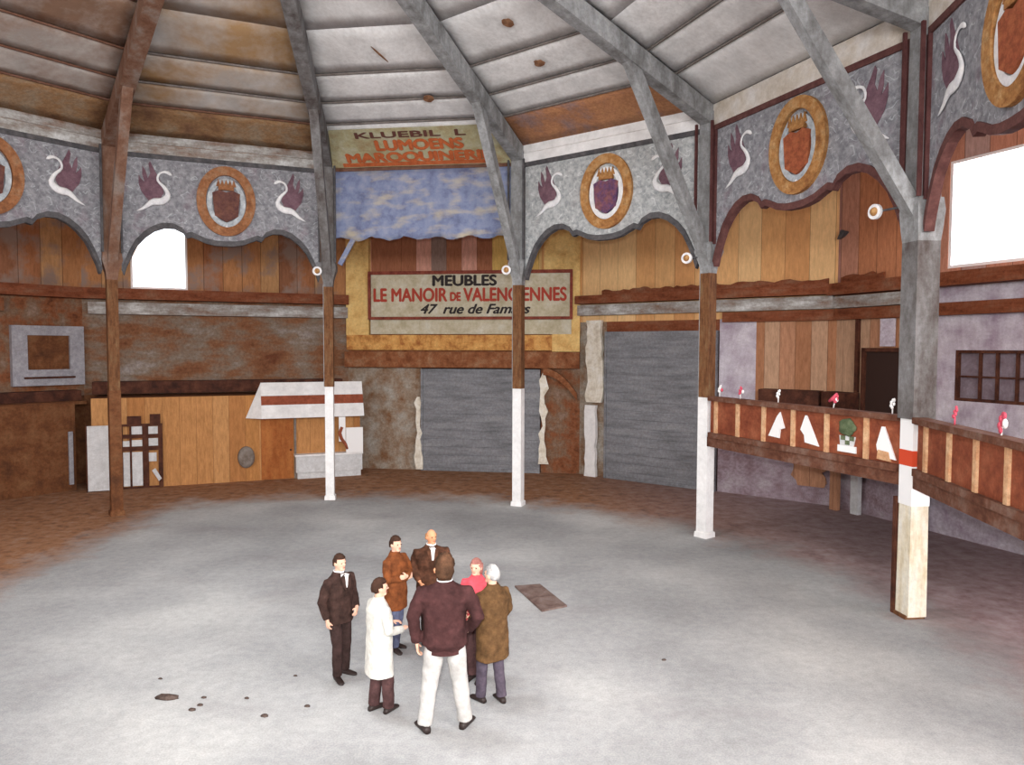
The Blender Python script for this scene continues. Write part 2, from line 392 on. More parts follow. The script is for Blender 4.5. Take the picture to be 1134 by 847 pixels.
    def build(s, name, mats, parent=None, base=None, mat=None, weld=False):
        """base: origin in the coordinates the vertices use; mat: matrix of those coordinates in the world"""
        base = V(base) if base is not None else V((0, 0, 0))
        if parent is not None and base.length == 0 and parent.name in OFF: base = OFF[parent.name]
        me = bpy.data.meshes.new(name)
        me.from_pydata([tuple(p - base) for p in s.v], [], s.f)
        if not isinstance(mats, (list, tuple)): mats = [mats]
        for m in mats: me.materials.append(M[m] if isinstance(m, str) else m)
        for p, i, q in zip(me.polygons, s.mi, s.sm): p.material_index = i; p.use_smooth = q
        me.validate(); me.update()
        import bmesh
        bm = bmesh.new(); bm.from_mesh(me)
        bmesh.ops.recalc_face_normals(bm, faces=bm.faces)
        bm.to_mesh(me); bm.free()
        o = bpy.data.objects.new(name, me); COL.objects.link(o)
        if parent is not None:
            o.parent = parent
            if parent.name in OFF and parent.type == 'MESH' and False: pass
            OFF[o.name] = base
        elif mat is not None:
            o.matrix_world = mat @ Matrix.Translation(base)
        else: o.location = base
        return o
OFF = {}
def thing(name, label, cat, mat, base, group=None):
    o = bpy.data.objects.new(name, None); COL.objects.link(o); o.empty_display_size = .2
    o.matrix_world = mat @ Matrix.Translation(V(base)); OFF[o.name] = V(base)
    return tag(o, label, cat, group)
def tag(o, label, cat, group=None):
    o['label'] = label; o['category'] = cat
    if group: o['group'] = group
    return o
def struct(o, label=None):
    o['kind'] = 'structure'
    if label: o['label'] = label
    return o
def text(name, body, size, mat, parent, loc, rot, ext=.008, sx=1.0, shear=0, bold=0, align='CENTER'):
    cu = bpy.data.curves.new(name, 'FONT'); cu.body = body; cu.size = size; cu.extrude = ext; cu.shear = shear
    cu.align_x = align; cu.align_y = 'CENTER'
    t = bpy.data.objects.new(name + '_curve', cu); COL.objects.link(t)
    bpy.context.view_layer.update()
    me = bpy.data.meshes.new_from_object(t.evaluated_get(bpy.context.evaluated_depsgraph_get()))
    bpy.data.objects.remove(t)
    if bold:                       # heavier strokes: the same outline laid down again a little to each side
        import bmesh
        bm = bmesh.new(); bm.from_mesh(me); bm.verts.ensure_lookup_table(); bm.edges.ensure_lookup_table(); bm.faces.ensure_lookup_table()
        for dx, dy in ((bold * .5, 0), (-bold * .5, 0), (0, bold * .4), (0, -bold * .4)):
            g = bmesh.ops.duplicate(bm, geom=bm.verts[:len(me.vertices)] + bm.edges[:len(me.edges)] + bm.faces[:len(me.polygons)])
            for v in g['geom']:
                if isinstance(v, bmesh.types.BMVert): v.co.x += dx; v.co.y += dy; v.co.z *= 1 + dx + dy * .7
            bm.verts.ensure_lookup_table(); bm.edges.ensure_lookup_table(); bm.faces.ensure_lookup_table()
        bm.to_mesh(me); bm.free()
    me.name = name; me.materials.clear(); me.materials.append(M[mat])
    if isinstance(sx, tuple):      # fit to a width
        xs = [v.co.x for v in me.vertices]; k = sx[0] / (max(xs) - min(xs))
    else: k = sx
    me.transform(Matrix.Diagonal((k, 1, 1, 1)))
    o = bpy.data.objects.new(name, me); COL.objects.link(o); o.parent = parent
    o.location = V(loc) - OFF.get(parent.name, V((0, 0, 0))); o.rotation_euler = rot
    return o

H = AW * math.tan(PI / 12)       # half a wall bay
HR = AP * math.tan(PI / 12)      # half a ring bay

# ------------------------------------------------------------------ floor, ceilings
mb = MB(); n = 12
pts = [(18 * math.cos(PH - i * PI / 6), 18 * math.sin(PH - i * PI / 6), 0) for i in range(12)]
mb._add(pts + [(x, y, -.3) for x, y, z in pts], [tuple(range(12)), tuple(range(23, 11, -1))] + [(i, i + 12, (i + 1) % 12 + 12, (i + 1) % 12) for i in range(12)])
struct(mb.build('floor', 'floor', base=(0, 0, 0), mat=Matrix.Translation((CX, CY, 0))))

def roof_z(d): return 10.1 + .325 * d
DTOP = AP - 1.6
def roof_quad(mb, k, d0, d1, nseg=8, sag=.0, mi=0, z_off=0):
    """strip of roof lining of one bay between distances d0 and d1 in from the ring, sagging between its ends"""
    ns, nd = nseg, 4; vs = []; fs = []
    for t in (0, .03):
        for i in range(nd + 1):
            d = d0 + (d1 - d0) * i / nd; h = (AP - d) * math.tan(PI / 12)
            for j in range(ns + 1):
                u = -1 + 2 * j / ns
                vs.append((u * h, AP - d, roof_z(d) + t + z_off - sag * math.sin(PI * i / nd) * (1 - u * u) * 1.0))
    w = ns + 1; K = (nd + 1) * w
    for i in range(nd):
        for j in range(ns):
            a = i * w + j; fs += [(a, a + 1, a + w + 1, a + w), (K + a + w, K + a + w + 1, K + a + 1, K + a)]
    for i in range(nd):
        for j in (0, ns):
            a = i * w + j; fs.append((a, a + w, K + a + w, K + a))
    for j in range(ns):
        for i in (0, nd):
            a = i * w + j; fs.append((a, a + 1, K + a + 1, K + a))
    mb._add(vs, fs, mi, True); return mb

PUR = [1.33, 2.2, 3.22, 4.6, 6.2]
names = {-1: 'canvas_brown', 0: 'canvas_stained', 5: 'canvas', 4: 'canvas', 3: 'canvas', 2: 'canvas', 1: 'canvas'}
for k in range(-5, 7):
    mb = MB(); ds = [1.33 if k in (-1, 0, 2) else 0.0] + PUR[1 if k in (-1, 0, 2) else 0:] + [DTOP]
    for a, b in zip(ds, ds[1:]): roof_quad(mb, k, a, b, sag=.03)
    struct(mb.build('ceiling', names.get(k, 'canvas'), base=(0, AP - 3, roof_z(3)), mat=bay(k)))
    # ceiling of the outer ring
    q = MB(); h0, h1 = HR, H
    q._add([(-h0, AP, 9.75), (h0, AP, 9.75), (h1, AW, 9.75), (-h1, AW, 9.75), (-h0, AP, 9.9), (h0, AP, 9.9), (h1, AW, 9.9), (-h1, AW, 9.9)],
           [(0, 1, 2, 3), (4, 7, 6, 5), (0, 4, 5, 1), (2, 6, 7, 3), (0, 3, 7, 4), (1, 5, 6, 2)])
    struct(q.build('ceiling', 'ochre_upper', base=(0, AP + 2.5, 9.75), mat=bay(k)))
# closing board between ring ceiling and canvas for bays away from the photograph
for k in list(range(-5, -1)) + [5, 6]:
    struct(MB().box(-HR, HR, AP - .04, AP + .04, 9.5, 10.16).build('trim_11', 'grey_paint', base=(0, AP, 9.5), mat=bay(k)))
# glazed lantern ring over the centre
mb = MB().tube([(0, 0, roof_z(DTOP) - .1), (0, 0, roof_z(DTOP) + .6)], [2.0, 1.9], n=12)
lant = MB()
r0 = 1.75
for i in range(12):
    a0, a1 = i * PI / 6, (i + 1) * PI / 6
    z0, z1 = roof_z(DTOP) - .15, roof_z(DTOP) + .7
    lant._add([(r * math.cos(a), r * math.sin(a), z) for r in (r0, r0 + .08) for a in (a0, a1) for z in (z0, z1)],
              [(0, 1, 3, 2), (4, 6, 7, 5), (0, 4, 5, 1), (2, 3, 7, 6), (1, 5, 7, 3), (0, 2, 6, 4)])
struct(lant.build('trim_12', 'grey_paint', base=(0, 0, roof_z(DTOP)), mat=Matrix.Translation((CX, CY, 0))))

# purlins under the canvas, one per bay and row
rown = ['lowest', 'second', 'third', 'fourth']
where = {-1: 'bay at the left edge', 0: 'bay over the brown oval medallion', 1: 'bay over the faded blue cloth', 2: 'bay over the violet shield', 3: 'bay over the red-orange crest'}
for k in (-1, 0, 1, 2, 3):
    for i, d in enumerate(PUR[:3] if k != 3 else PUR[:2]):
        if k == -1 or k == 0 or (k in (1, 2)) or k == 3:
            h = (AP - d) * math.tan(PI / 12) - .12
            o = MB().box(-h, h, AP - d - .018, AP - d + .018, roof_z(d) - .045, roof_z(d) - .005).build(
                'roof_purlin', 'purlin_brown' if k < 0 or (i == 0 and k < 1) else 'purlin', base=(0, AP - d, roof_z(d) - .07), mat=bay(k))
            tag(o, 'thin purlin under the canvas, %s row, %s' % (rown[i], where[k]), 'purlin', 'roof purlins')

# ------------------------------------------------------------------ outer walls
def wall(k, name, zones, holes=()):
    """zones: (s0, s1, z0, z1, material). holes: (s0, s1, z0, z1) cut out of the zones"""
    mb = MB(); mats = []
    for s0, s1, z0, z1, m in zones:
        if m not in mats: mats.append(m)
        xs = sorted({s0, s1, *[q for h in holes for q in h[:2] if s0 < q < s1]})
        zs = sorted({z0, z1, *[q for h in holes for q in h[2:] if z0 < q < z1]})
        for xa, xb in zip(xs, xs[1:]):
            for za, zb in zip(zs, zs[1:]):
                cx, cz = (xa + xb) / 2, (za + zb) / 2
                if any(h[0] < cx < h[1] and h[2] < cz < h[3] for h in holes): continue
                mb.box(xa, xb, AW, AW + .25, za, zb, mats.index(m))
    return struct(mb.build(name, mats, base=(0, AW, 0), mat=bay(k)))
HW = H + .03
wall(-1, 'wall_far_left', [(-HW, HW, 0, 2.9, 'dark_brown_wall'), (-HW, HW, 2.9, 6.4, 'brown_wall'), (-HW, HW, 6.4, 9.8, 'ochre_upper')])
w1 = (-2.86, -1.12, 6.42, 8.78)
wall(0, 'wall_left', [(-HW, HW, 0, 2.9, 'dark_brown_wall'), (-HW, HW, 2.9, 6.4, 'panel_grey'), (-HW, HW, 6.4, 9.8, 'ochre_upper')], [w1])
wall(1, 'wall_back', [(-HW, -1.5, 0, 3.75, 'stone'), (-1.5, 2.9, 0, 3.75, 'hole'), (2.9, HW, 0, 3.75, 'brown_wall'), (-HW, HW, 3.75, 5.1, 'portal_beam'),
                      (-HW, -3.4, 5.1, 9.8, 'yellow_boards'), (-3.4, 2.9, 5.1, 9.8, 'striped_boards'), (2.9, HW, 5.1, 9.8, 'yellow_boards')])
wall(2, 'wall_back_right', [(-HW, -3.2, 0, 5.4, 'stone'), (-3.2, .85, 0, 5.04, 'hole'), (-3.2, .85, 5.04, 5.4, 'ledge'), (.85, HW, 0, 2.5, 'purple_wall'), (.85, 2.0, 2.5, 5.4, 'plaster'), (2.0, HW, 2.5, 5.4, 'tan_boards'),
                            (-HW, HW, 5.4, 7.2, 'yellow_boards'), (-HW, HW, 7.2, 9.8, 'yellow_boards')])
w2 = (-.95, 1.9, 6.42, 8.95); w3 = (-.68, 1.7, 3.27, 4.47)
wall(3, 'wall_right', [(-HW, -1.25, 0, 2.5, 'purple_wall'), (-HW, -1.25, 2.5, 5.9, 'tan_boards'), (-HW, -1.25, 5.9, 9.8, 'pink_boards'),
                       (-1.25, HW, 0, 6.2, 'plaster'), (-1.25, HW, 6.2, 9.8, 'pink_boards')], [w2, w3])
wall(4, 'wall_far_right', [(-HW, HW, 0, 6.4, 'plaster'), (-HW, HW, 6.4, 9.8, 'pink_boards')], [(-2.5, 3.3, 0, 2.1)])  # unseen low opening added for the lamp that brightens under the gallery
BEHIND = (-5, -4, -3, 6, 5)
for k in list(range(-5, -1)) + [5, 6]:
    holes_ = ([(-2.8, 2.8, 6.4, 8.9)] if k in BEHIND else []) + ([(-2.6, 2.6, 0, 3.7)] if k == -3 else [])  # unseen openings added to let the fill lamps in
    wall(k, 'wall_behind', [(-HW, HW, 0, 2.9, 'dark_brown_wall'), (-HW, HW, 2.9, 6.4, 'panel_grey'), (-HW, HW, 6.4, 9.8, 'ochre_upper')], holes_)

# ledges round the hall (trim), broken at the portal bay
def trim(k, name, s0, s1, y0, z0, z1, m, y1=AW):
    return struct(MB().box(s0, s1, y0, y1, z0, z1).build(name, m, base=((s0 + s1) / 2, y0, z0), mat=bay(k)))
for k in (-1, 0): trim(k, 'trim_1', -H + .05, H - .03, 15.6, 6.05, 6.4, 'ledge')
trim(0, 'trim_2', -H + .2, H - .05, 15.72, 5.56, 5.95, 'stripe')
trim(-1, 'trim_2', -H + .2, 2.0, 15.72, 5.56, 5.95, 'brown_wall')
trim(2, 'trim_3', -4.24, H - .03, 15.55, 6.02, 6.3, 'ledge'); trim(3, 'trim_3', -H + .03, H, 15.55, 5.98, 6.3, 'ledge')
# rough upper edge of the right-hand ledges: broken boards standing behind the ledge
def jag(k, s0, s1, z0, z1, y0, name, m):
    pts = []; x = s0
    while x < s1: pts.append((x, z1 + R.uniform(-.05, .05))); x += R.uniform(.1, .25)
    pts.append((s1, z1)); mb = MB().strip(pts, [(p[0], z0) for p in pts], y0, y0 + .08)
    return struct(mb.build(name, m, base=((s0 + s1) / 2, y0, z0), mat=bay(k)))
jag(2, -3.3, H - .2, 6.3, 6.48, 15.8, 'trim_4', 'ledge'); jag(3, -H + .3, -2.6, 6.3, 6.5, 15.8, 'trim_4', 'ledge')
trim(2, 'trim_5', -4.24, H - .05, 15.72, 5.62, 5.98, 'stripe'); trim(3, 'trim_5', -H + .1, -1.3, 15.72, 5.62, 5.94, 'stripe')
trim(2, 'trim_6', 1.0, H - .05, 15.8, 5.3, 5.6, 'ledge'); trim(3, 'trim_6', -H + .05, H, 15.8, 5.3, 5.6, 'ledge')
# dark overhang boxes added where the wall under the panels lies in shade
for k in (0,): trim(k, 'trim_7', -H + .3, H - .3, 15.45, 2.95, 3.35, 'dark_wood')
trim(-1, 'trim_7', -H + .3, H - .3, 15.45, 2.75, 3.1, 'dark_wood')

# windows
def window(k, name, h, bars_v, bars_h, fm, pm, inset=.12):
    s0, s1, z0, z1 = h
    o = struct(MB().box(s0, s1, AW + inset, AW + inset + .02, z0, z1).build(name, pm, base=((s0 + s1) / 2, AW + inset, z0), mat=bay(k)))
    OFF[o.name] = V(((s0 + s1) / 2, AW + inset, z0))
    f = MB(); t = .07
    f.box(s0, s1, AW + .02, AW + inset, z0, z0 + t).box(s0, s1, AW + .02, AW + inset, z1 - t, z1)
    f.box(s0, s0 + t, AW + .02, AW + inset, z0 + t, z1 - t).box(s1 - t, s1, AW + .02, AW + inset, z0 + t, z1 - t)
    f.build('window_frame', fm, o)
    for b in bars_v: MB().box(b - .03, b + .03, AW + .05, AW + inset - .01, z0 + t, z1 - t).build('glazing_bar', fm, o)
    for b in bars_h: MB().box(s0 + t, s1 - t, AW + .06, AW + inset - .01, b - .02, b + .02).build('glazing_bar', fm, o)
    return o
window(0, 'window_1', w1, [], [], 'white', 'pane'); window(3, 'window_2', w2, [], [], 'white', 'pane')
w_3 = window(3, 'window_3', w3, [-.1, .3, .75, 1.2], [3.85], 'dark_wood', 'dull_pane')
# corner fillers added so the left window takes the slanted outline of its glare
cb = MB().prism([(-2.86, 7.35), (-2.86, 8.78), (-2.2, 8.78)], AW + .02, AW + .1).prism([(-1.12, 8.3), (-1.12, 8.78), (-1.75, 8.78)], AW + .02, AW + .1)
struct(cb.build('window_1_glare_filler', 'ochre_upper', base=(-2, AW, 8), mat=bay(0)))

# ------------------------------------------------------------------ portal bay (k = 1)
B1 = bay(1)
def board(name, k, s0, s1, y0, y1, z0, z1, m, label, cat, group=None):
    return tag(MB().box(s0, s1, y0, y1, z0, z1).build(name, m, base=((s0 + s1) / 2, (y0 + y1) / 2, z0), mat=bay(k)), label, cat, group)
struct(MB().box(-4.28, -3.42, 15.8, 16, 4.95, 9.7).build('trim_8', 'yellow_paint', base=(-3.8, 15.8, 4.95), mat=B1))
struct(MB().box(4.0, 4.28, 15.8, 16, 4.36, 9.7).box(3.3, 4.0, 15.86, 16, 4.36, 5.5).box(3.0, 4.0, 15.86, 16, 7.25, 9.7).build('trim_8', 'yellow_paint', base=(4.1, 15.8, 4.36), mat=B1))
struct(MB().box(-4.28, 3.3, 15.82, 16, 4.4, 4.95).build('trim_9', 'yellow_brown', base=(0, 15.82, 4.4), mat=B1))
struct(MB().box(-3.36, 3.98, 15.84, 16, 4.98, 5.52).build('trim_9', 'sign', base=(0, 15.84, 4.98), mat=B1))
struct(MB().box(-4.28, 4.28, 15.6, 16, 3.78, 4.34).build('trim_10', 'portal_beam', base=(0, 15.6, 3.78), mat=B1))
# curved brown brace right of the grey door
pp = [(3.0 + 1.2 * (i / 10), 3.78 - .9 * (i / 10) ** 2) for i in range(11)]
struct(MB().strip(pp, [(x, z - .25) for x, z in pp], 15.7, 15.98).build('trim_10', 'portal_beam', base=(3.6, 15.7, 3.2), mat=B1))

sg = thing('furniture_sign', 'long yellowed advertising board with red frame reading MEUBLES LE MANOIR DE VALENCIENNES', 'sign', B1, (.31, 15.74, 5.55))
MB().box(-3.35, 3.98, 15.72, 15.8, 5.55, 7.2).build('sign_board', 'sign', sg)
f = MB(); t = .1
f.box(-3.4, 4.03, 15.66, 15.74, 7.12, 7.24).box(-3.4, 4.03, 15.66, 15.74, 5.5, 5.6).box(-3.4, -3.3, 15.66, 15.74, 5.6, 7.12).box(3.93, 4.03, 15.66, 15.74, 5.6, 7.12)
f.build('sign_frame', 'sign_frame', sg)
RX = (PI / 2, 0, 0)
text('lettering', 'MEUBLES', .52, 'sign_black', sg, (.15, 15.71, 6.87), RX, sx=(2.35,), bold=.045)
text('lettering', 'LE MANOIR', .66, 'sign_red', sg, (-1.85, 15.71, 6.36), RX, sx=(2.75,), bold=.05)
text('lettering', 'DE', .42, 'sign_red', sg, (-.17, 15.71, 6.3), RX, sx=(.4,), bold=.05)
text('lettering', 'VALENCIENNES', .66, 'sign_red', sg, (1.98, 15.71, 6.36), RX, sx=(3.7,), bold=.05)
text('lettering', '47  rue de Famars', .48, 'sign_black', sg, (.5, 15.71, 5.86), RX, sx=(4.0,), shear=.35, bold=.03)

# grey doors
def shutter(k, s0, s1, z1, y, label):
    t = thing('shutter_door', label, 'door', bay(k), ((s0 + s1) / 2, y, 0))
    mb = MB(); z = 0.0; i = 0
    while z < z1 - .02:
        zz = min(z + .3, z1); mb.box(s0, s1, y + .0, y + .08, z, zz - .02); mb.box(s0, s1, y + .02, y + .08, zz - .02, zz); z = zz
    mb.build('door_curtain', 'shutter', t)
    MB().box(s0 - .08, s0, y - .04, y + .1, 0, z1).build('guide_rail', 'shutter', t); MB().box(s1, s1 + .08, y - .04, y + .1, 0, z1).build('guide_rail', 'shutter', t)
    MB().box(s0 + .1, s1 - .1, y - .03, y, .02, .12).build('bottom_bar', 'shutter', t)
    return t
shutter(1, -1.4, 2.8, 3.72, 15.85, 'wide grey slatted door under the furniture sign')
shutter(2, -3.1, .75, 5.05, 15.85, 'tall grey slatted door behind the third white-footed column')
def rag(name, k, s0, s1, z0, z1, y, m, label, cat, group=None, t=.03, amp=.07, n=12):
    L = [(s0 + R.uniform(-amp, amp), z0 + (z1 - z0) * i / n) for i in range(n + 1)]
    Rr = [(s1 + R.uniform(-amp, amp), z0 + (z1 - z0) * i / n) for i in range(n + 1)]
    vs = []
    for yy in (y, y + t):
        for a, b in zip(L, Rr): vs += [(a[0], yy, a[1]), (b[0], yy, b[1])]
    K = 2 * (n + 1); fs = []
    for i in range(n):
        a = 2 * i; fs += [(a, a + 1, a + 3, a + 2), (K + a, K + a + 2, K + a + 3, K + a + 1), (a, a + 2, K + a + 2, K + a), (a + 1, K + a + 1, K + a + 3, a + 3)]
    fs += [(0, K, K + 1, 1), (K - 2, K - 1, 2 * K - 1, 2 * K - 2)]
    return tag(MB()._add(vs, fs).build(name, m, base=((s0 + s1) / 2, y, z0), mat=bay(k)), label, cat, group)
rag('door_jamb', 1, -1.66, -1.44, 0.05, 2.7, 15.77, 'white_paper', 'ragged pale strip along the left edge of the grey door under the sign', 'strip')
rag('door_jamb', 1, 2.92, 3.12, 0.35, 3.6, 15.77, 'white_paper', 'ragged cream strip along the right edge of the grey door under the sign', 'strip', amp=.09)
rag('wall_post', 2, -3.9, -3.28, 2.6, 5.45, 15.8, 'white_paper', 'cream peeling upper post at the left edge of the tall grey door', 'post', t=.15)
rag('wall_post', 2, -3.92, -3.5, 0, 2.5, 15.75, 'white_paint', 'white lower post left of the tall grey door', 'post', t=.15, amp=.03)

# ------------------------------------------------------------------ left-hand booths
B0 = bay(0); YB = 14.45
struct(MB().box(-3.9, 1.05, YB, YB + .12, 0, 2.88).build('wall_booth', 'ochre', base=(-1.4, YB, 0), mat=B0))
struct(MB().box(-3.9, 4.4, YB + .12, 16, 2.78, 2.88).build('ceiling_booth', 'dark_brown_wall', base=(0, YB, 2.78), mat=B0))
bt = thing('ticket_booth', 'ochre booth under a white and brown striped awning behind the second column', 'booth', B0, (2.7, YB, 0))
MB().box(1.05, 4.42, YB, YB + .1, 0, 2.14).box(4.32, 4.42, YB + .1, 15.6, 0, 2.8).box(1.05, 4.42, YB, YB + .1, 2.14, 2.78).build('wall', 'ochre', bt)
d_ = MB().box(1.1, 2.14, YB - .05, YB, .02, 2.12).build('door', 'booth_door', bt)
MB().ball((2.05, YB - .08, 1.0), .035).build('door_knob', 'dark_wood', d_)
MB().box(2.17, 2.24, YB - .06, YB, 0, 2.14).build('door_frame', 'grime', bt)
MB().box(2.2, 4.44, YB - .3, YB, .22, .78).box(2.25, 4.4, YB - .22, YB, 0, .22).build('counter', 'panel_white', bt)
MB().box(2.16, 4.46, YB - .36, YB, .78, .84).build('counter_top', 'white_paint', bt)
aw = thing('striped_awning', 'white awning with one reddish brown stripe over the ochre booth', 'awning', B0, (2.8, YB - .3, 2.1))
yt, yb = YB - .05, YB - .5
def awseg(z0, z1, m):
    def yy(z): return yt + (yb - yt) * (3.3 - z) / 1.2
    MB()._add([(x, yy(z) + o, z) for o in (0, .03) for x in (1.1, 4.48) for z in (z0, z1)],
              [(0, 1, 3, 2), (4, 6, 7, 5), (0, 2, 6, 4), (1, 5, 7, 3), (0, 4, 5, 1), (2, 3, 7, 6)]).build('stripe', m, aw)
awseg(2.86, 3.3, 'white_paint'); awseg(2.56, 2.86, 'awning_brown'); awseg(2.12, 2.56, 'white_paint')
MB()._add([(1.1, yt, 3.28), (1.1, yb, 2.12), (.62, yt + .02, 2.12), (1.1, yt + .03, 3.28), (1.1, yb + .03, 2.12), (.62, yt + .05, 2.12)],
          [(0, 1, 2), (5, 4, 3), (0, 3, 4, 1), (1, 4, 5, 2), (2, 5, 3, 0)]).build('side_flap', 'white_paint', aw)
po = thing('white_poster', 'white poster with a dark curved sign right of the booth counter', 'poster', B0, (4.1, YB - .42, .84))
MB().box(3.86, 4.44, YB - .44, YB - .38, .85, 1.72).build('sheet', 'white', po)
MB().box(3.62, 3.84, YB - .44, YB - .38, 1.25, 2.1).build('bracket', 'white', po)
MB().tube([(3.72, YB - .46, 1.75), (3.64, YB - .46, 1.55), (3.7, YB - .46, 1.35), (3.84, YB - .46, 1.15), (3.9, YB - .46, .98)], [.05, .06, .055, .05, .035], flat=.3, up=V((0, 1, 0))).build('curved_mark', 'awning_brown', po)
# wreath-like stain / round object on ochre partition
rs = thing('round_basket', 'dark grey round tub fixed on the ochre partition left of the booth door', 'tub', B0, (.62, YB - .1, .6))
MB().ball((.62, YB - .1, .82), (.27, .09, .36)).build('bowl', 'grime', rs)
MB().ellipse_ring(.62, .82, .27, .36, .06, YB - .1, YB - .04).build('rim', 'dark_grey_paint', rs)
# broken glazed door with white panes
gd = thing('broken_glazed_door', 'dark framed door with bright white panes on the left of the ochre partition', 'door', B0, (-2.45, YB - .06, 0))
fz = MB()
for a, b in ((-3.1, -3.03), (-2.84, -2.78), (-2.48, -2.3), (-2.02, -1.9)): fz.box(a, b, YB - .09, YB - .02, 0, 1.98)
for a, b in ((1.98, 2.05), (1.6, 1.72), (1.2, 1.34), (0, .05)): fz.box(-3.1, -1.9, YB - .08, YB - .03, a, b)
fz.build('frame', 'dark_wood', gd)
MB().box(-2.9, -2.5, YB - .1, YB - .04, 1.98, 2.3).box(-2.25, -1.95, YB - .1, YB - .04, 1.98, 2.35).build('top_board', 'dark_wood', gd)
for a, b, c, d in ((-2.78, -2.48, 1.7, 1.98), (-2.3, -2.03, 1.72, 1.96), (-3.03, -2.84, 1.32, 1.52), (-2.78, -2.48, 1.3, 1.54), (-2.3, -2.03, 1.34, 1.58), (-3.03, -2.48, .08, 1.16), (-2.3, -2.08, .84, 1.12)):
    MB().box(a, b, YB - .07, YB - .045, c, d).build('pane', 'panel_white', gd)
MB().quadplate([(-2.22, YB - .1, .55), (-2.02, YB - .1, .2), (-1.94, YB - .1, .28), (-2.12, YB - .1, .62)], -.02).build('broken_pane', 'panel_white', gd)
# white panel in the dark corner
wp = thing('white_door_panel', 'tall plain white panel standing in the dark corner at left', 'panel', B0, (-3.7, YB - .25, 0))
MB().box(-3.98, -3.4, YB - .3, YB - .24, .03, 2.05).build('sheet', 'panel_white', wp)
MB().box(-4.02, -3.36, YB - .24, YB - .2, 0, .06).box(-4.02, -3.98, YB - .3, YB - .22, 0, 2.08).build('edge_strip', 'dark_wood', wp)
# far-left bay
Bm = bay(-1)
struct(MB().box(-4.1, 3.6, 15.0, 15.1, 0, 2.75).build('wall_booth', 'dark_brown_wall', base=(0, 15, 0), mat=Bm))
struct(MB().box(-4.1, 4.0, 15.1, 16, 2.68, 2.78).build('ceiling_booth', 'dark_brown_wall', base=(0, 15, 2.7), mat=Bm))
board('pale_batten', -1, 3.38, 3.5, 14.93, 14.99, .2, 1.85, 'hatch_frame', 'narrow pale upright batten on the dark wall at far left', 'batten')
ht = thing('wall_hatch', 'square hatch with wide pale grey frame high on the dark left wall', 'hatch', Bm, (3.2, 15.85, 3.3))
f = MB(); a, b, c, d = 2.2, 4.24, 3.27, 5.14
f.box(a, b, 15.8, 16, d - .3, d).box(a, b, 15.8, 16, c, c + .5).box(b - .42, b, 15.8, 16, c + .5, d - .3).box(a, a + .42, 15.8, 16, c + .5, d - .3).build('frame', 'hatch_frame', ht)
MB().box(a + .42, b - .42, 15.9, 15.96, c + .5, d - .3).build('board', 'dark_brown_wall', ht)
MB().box(a + .3, b - .3, 15.74, 15.8, c + .22, c + .28).build('ledge', 'dark_wood', ht)

# ------------------------------------------------------------------ arch panels between columns
def arch_pts():
    half = [(2.56, 6.5), (2.48, 6.75), (2.36, 7.03), (2.22, 7.3), (2.02, 7.53), (1.8, 7.7), (1.55, 7.8), (1.3, 7.8), (1.08, 7.7), (.98, 7.56), (.85, 7.6), (.7, 7.54), (.5, 7.45), (.25, 7.4)]
    return [(-a, b) for a, b in half] + [(0, 7.39)] + [(a, b) for a, b in reversed(half)]
def crv(pts, n=24):
    out = []; m = len(pts)
    for i in range(n + 1):
        t = i / n * (m - 1); j = min(int(t), m - 2); u = t - j
        P = [V(pts[max(j - 1, 0)]), V(pts[j]), V(pts[j + 1]), V(pts[min(j + 2, m - 1)])]
        out.append(.5 * ((2 * P[1]) + (P[2] - P[0]) * u + (2 * P[0] - 5 * P[1] + 4 * P[2] - P[3]) * u * u + (3 * P[1] - P[0] - 3 * P[2] + P[3]) * u ** 3))
    return out
def swan(parent, cx, cz, sgn, y, sc_=1.0):
    def q(x, z): return (cx + sgn * x * sc_, y, cz + z * sc_)
    w = MB(); wing = [(-.1, -.36), (-.24, -.14), (-.2, .1), (-.1, .3), (.0, .5), (.08, .68), (.12, .6), (.08, .36), (.14, .22), (.2, .44), (.27, .54), (.27, .3), (.22, .12), (.3, .2), (.36, .3), (.36, .06), (.3, -.14), (.14, -.36)]
    w.prism([(cx + sgn * a * sc_, cz + b * sc_) for a, b in wing], y + .012, y + .03)
    wg = w.build('wing', 'wing', parent)
    b = MB(); pts = crv([q(-.44, .34), q(-.3, .42), q(-.14, .36), q(-.1, .18), q(-.26, .0), q(-.34, -.2), q(-.2, -.36), (q(.04, -.4)), q(.24, -.56), q(.42, -.66)])
    n = len(pts); prof = [(0, .012), (.04, .04), (.1, .045), (.16, .028), (.35, .03), (.5, .055), (.62, .095), (.74, .1), (.86, .05), (1, .008)]
    def pr_(u):
        for (a0, r0_), (a1, r1_) in zip(prof, prof[1:]):
            if u <= a1: return r0_ + (r1_ - r0_) * (u - a0) / (a1 - a0)
        return .008
    b.tube(pts, [pr_(i / (n - 1)) * sc_ for i in range(n)], n=8, flat=.35, up=V((0, 1, 0)))
    b.build('swan_body', 'swan', parent)
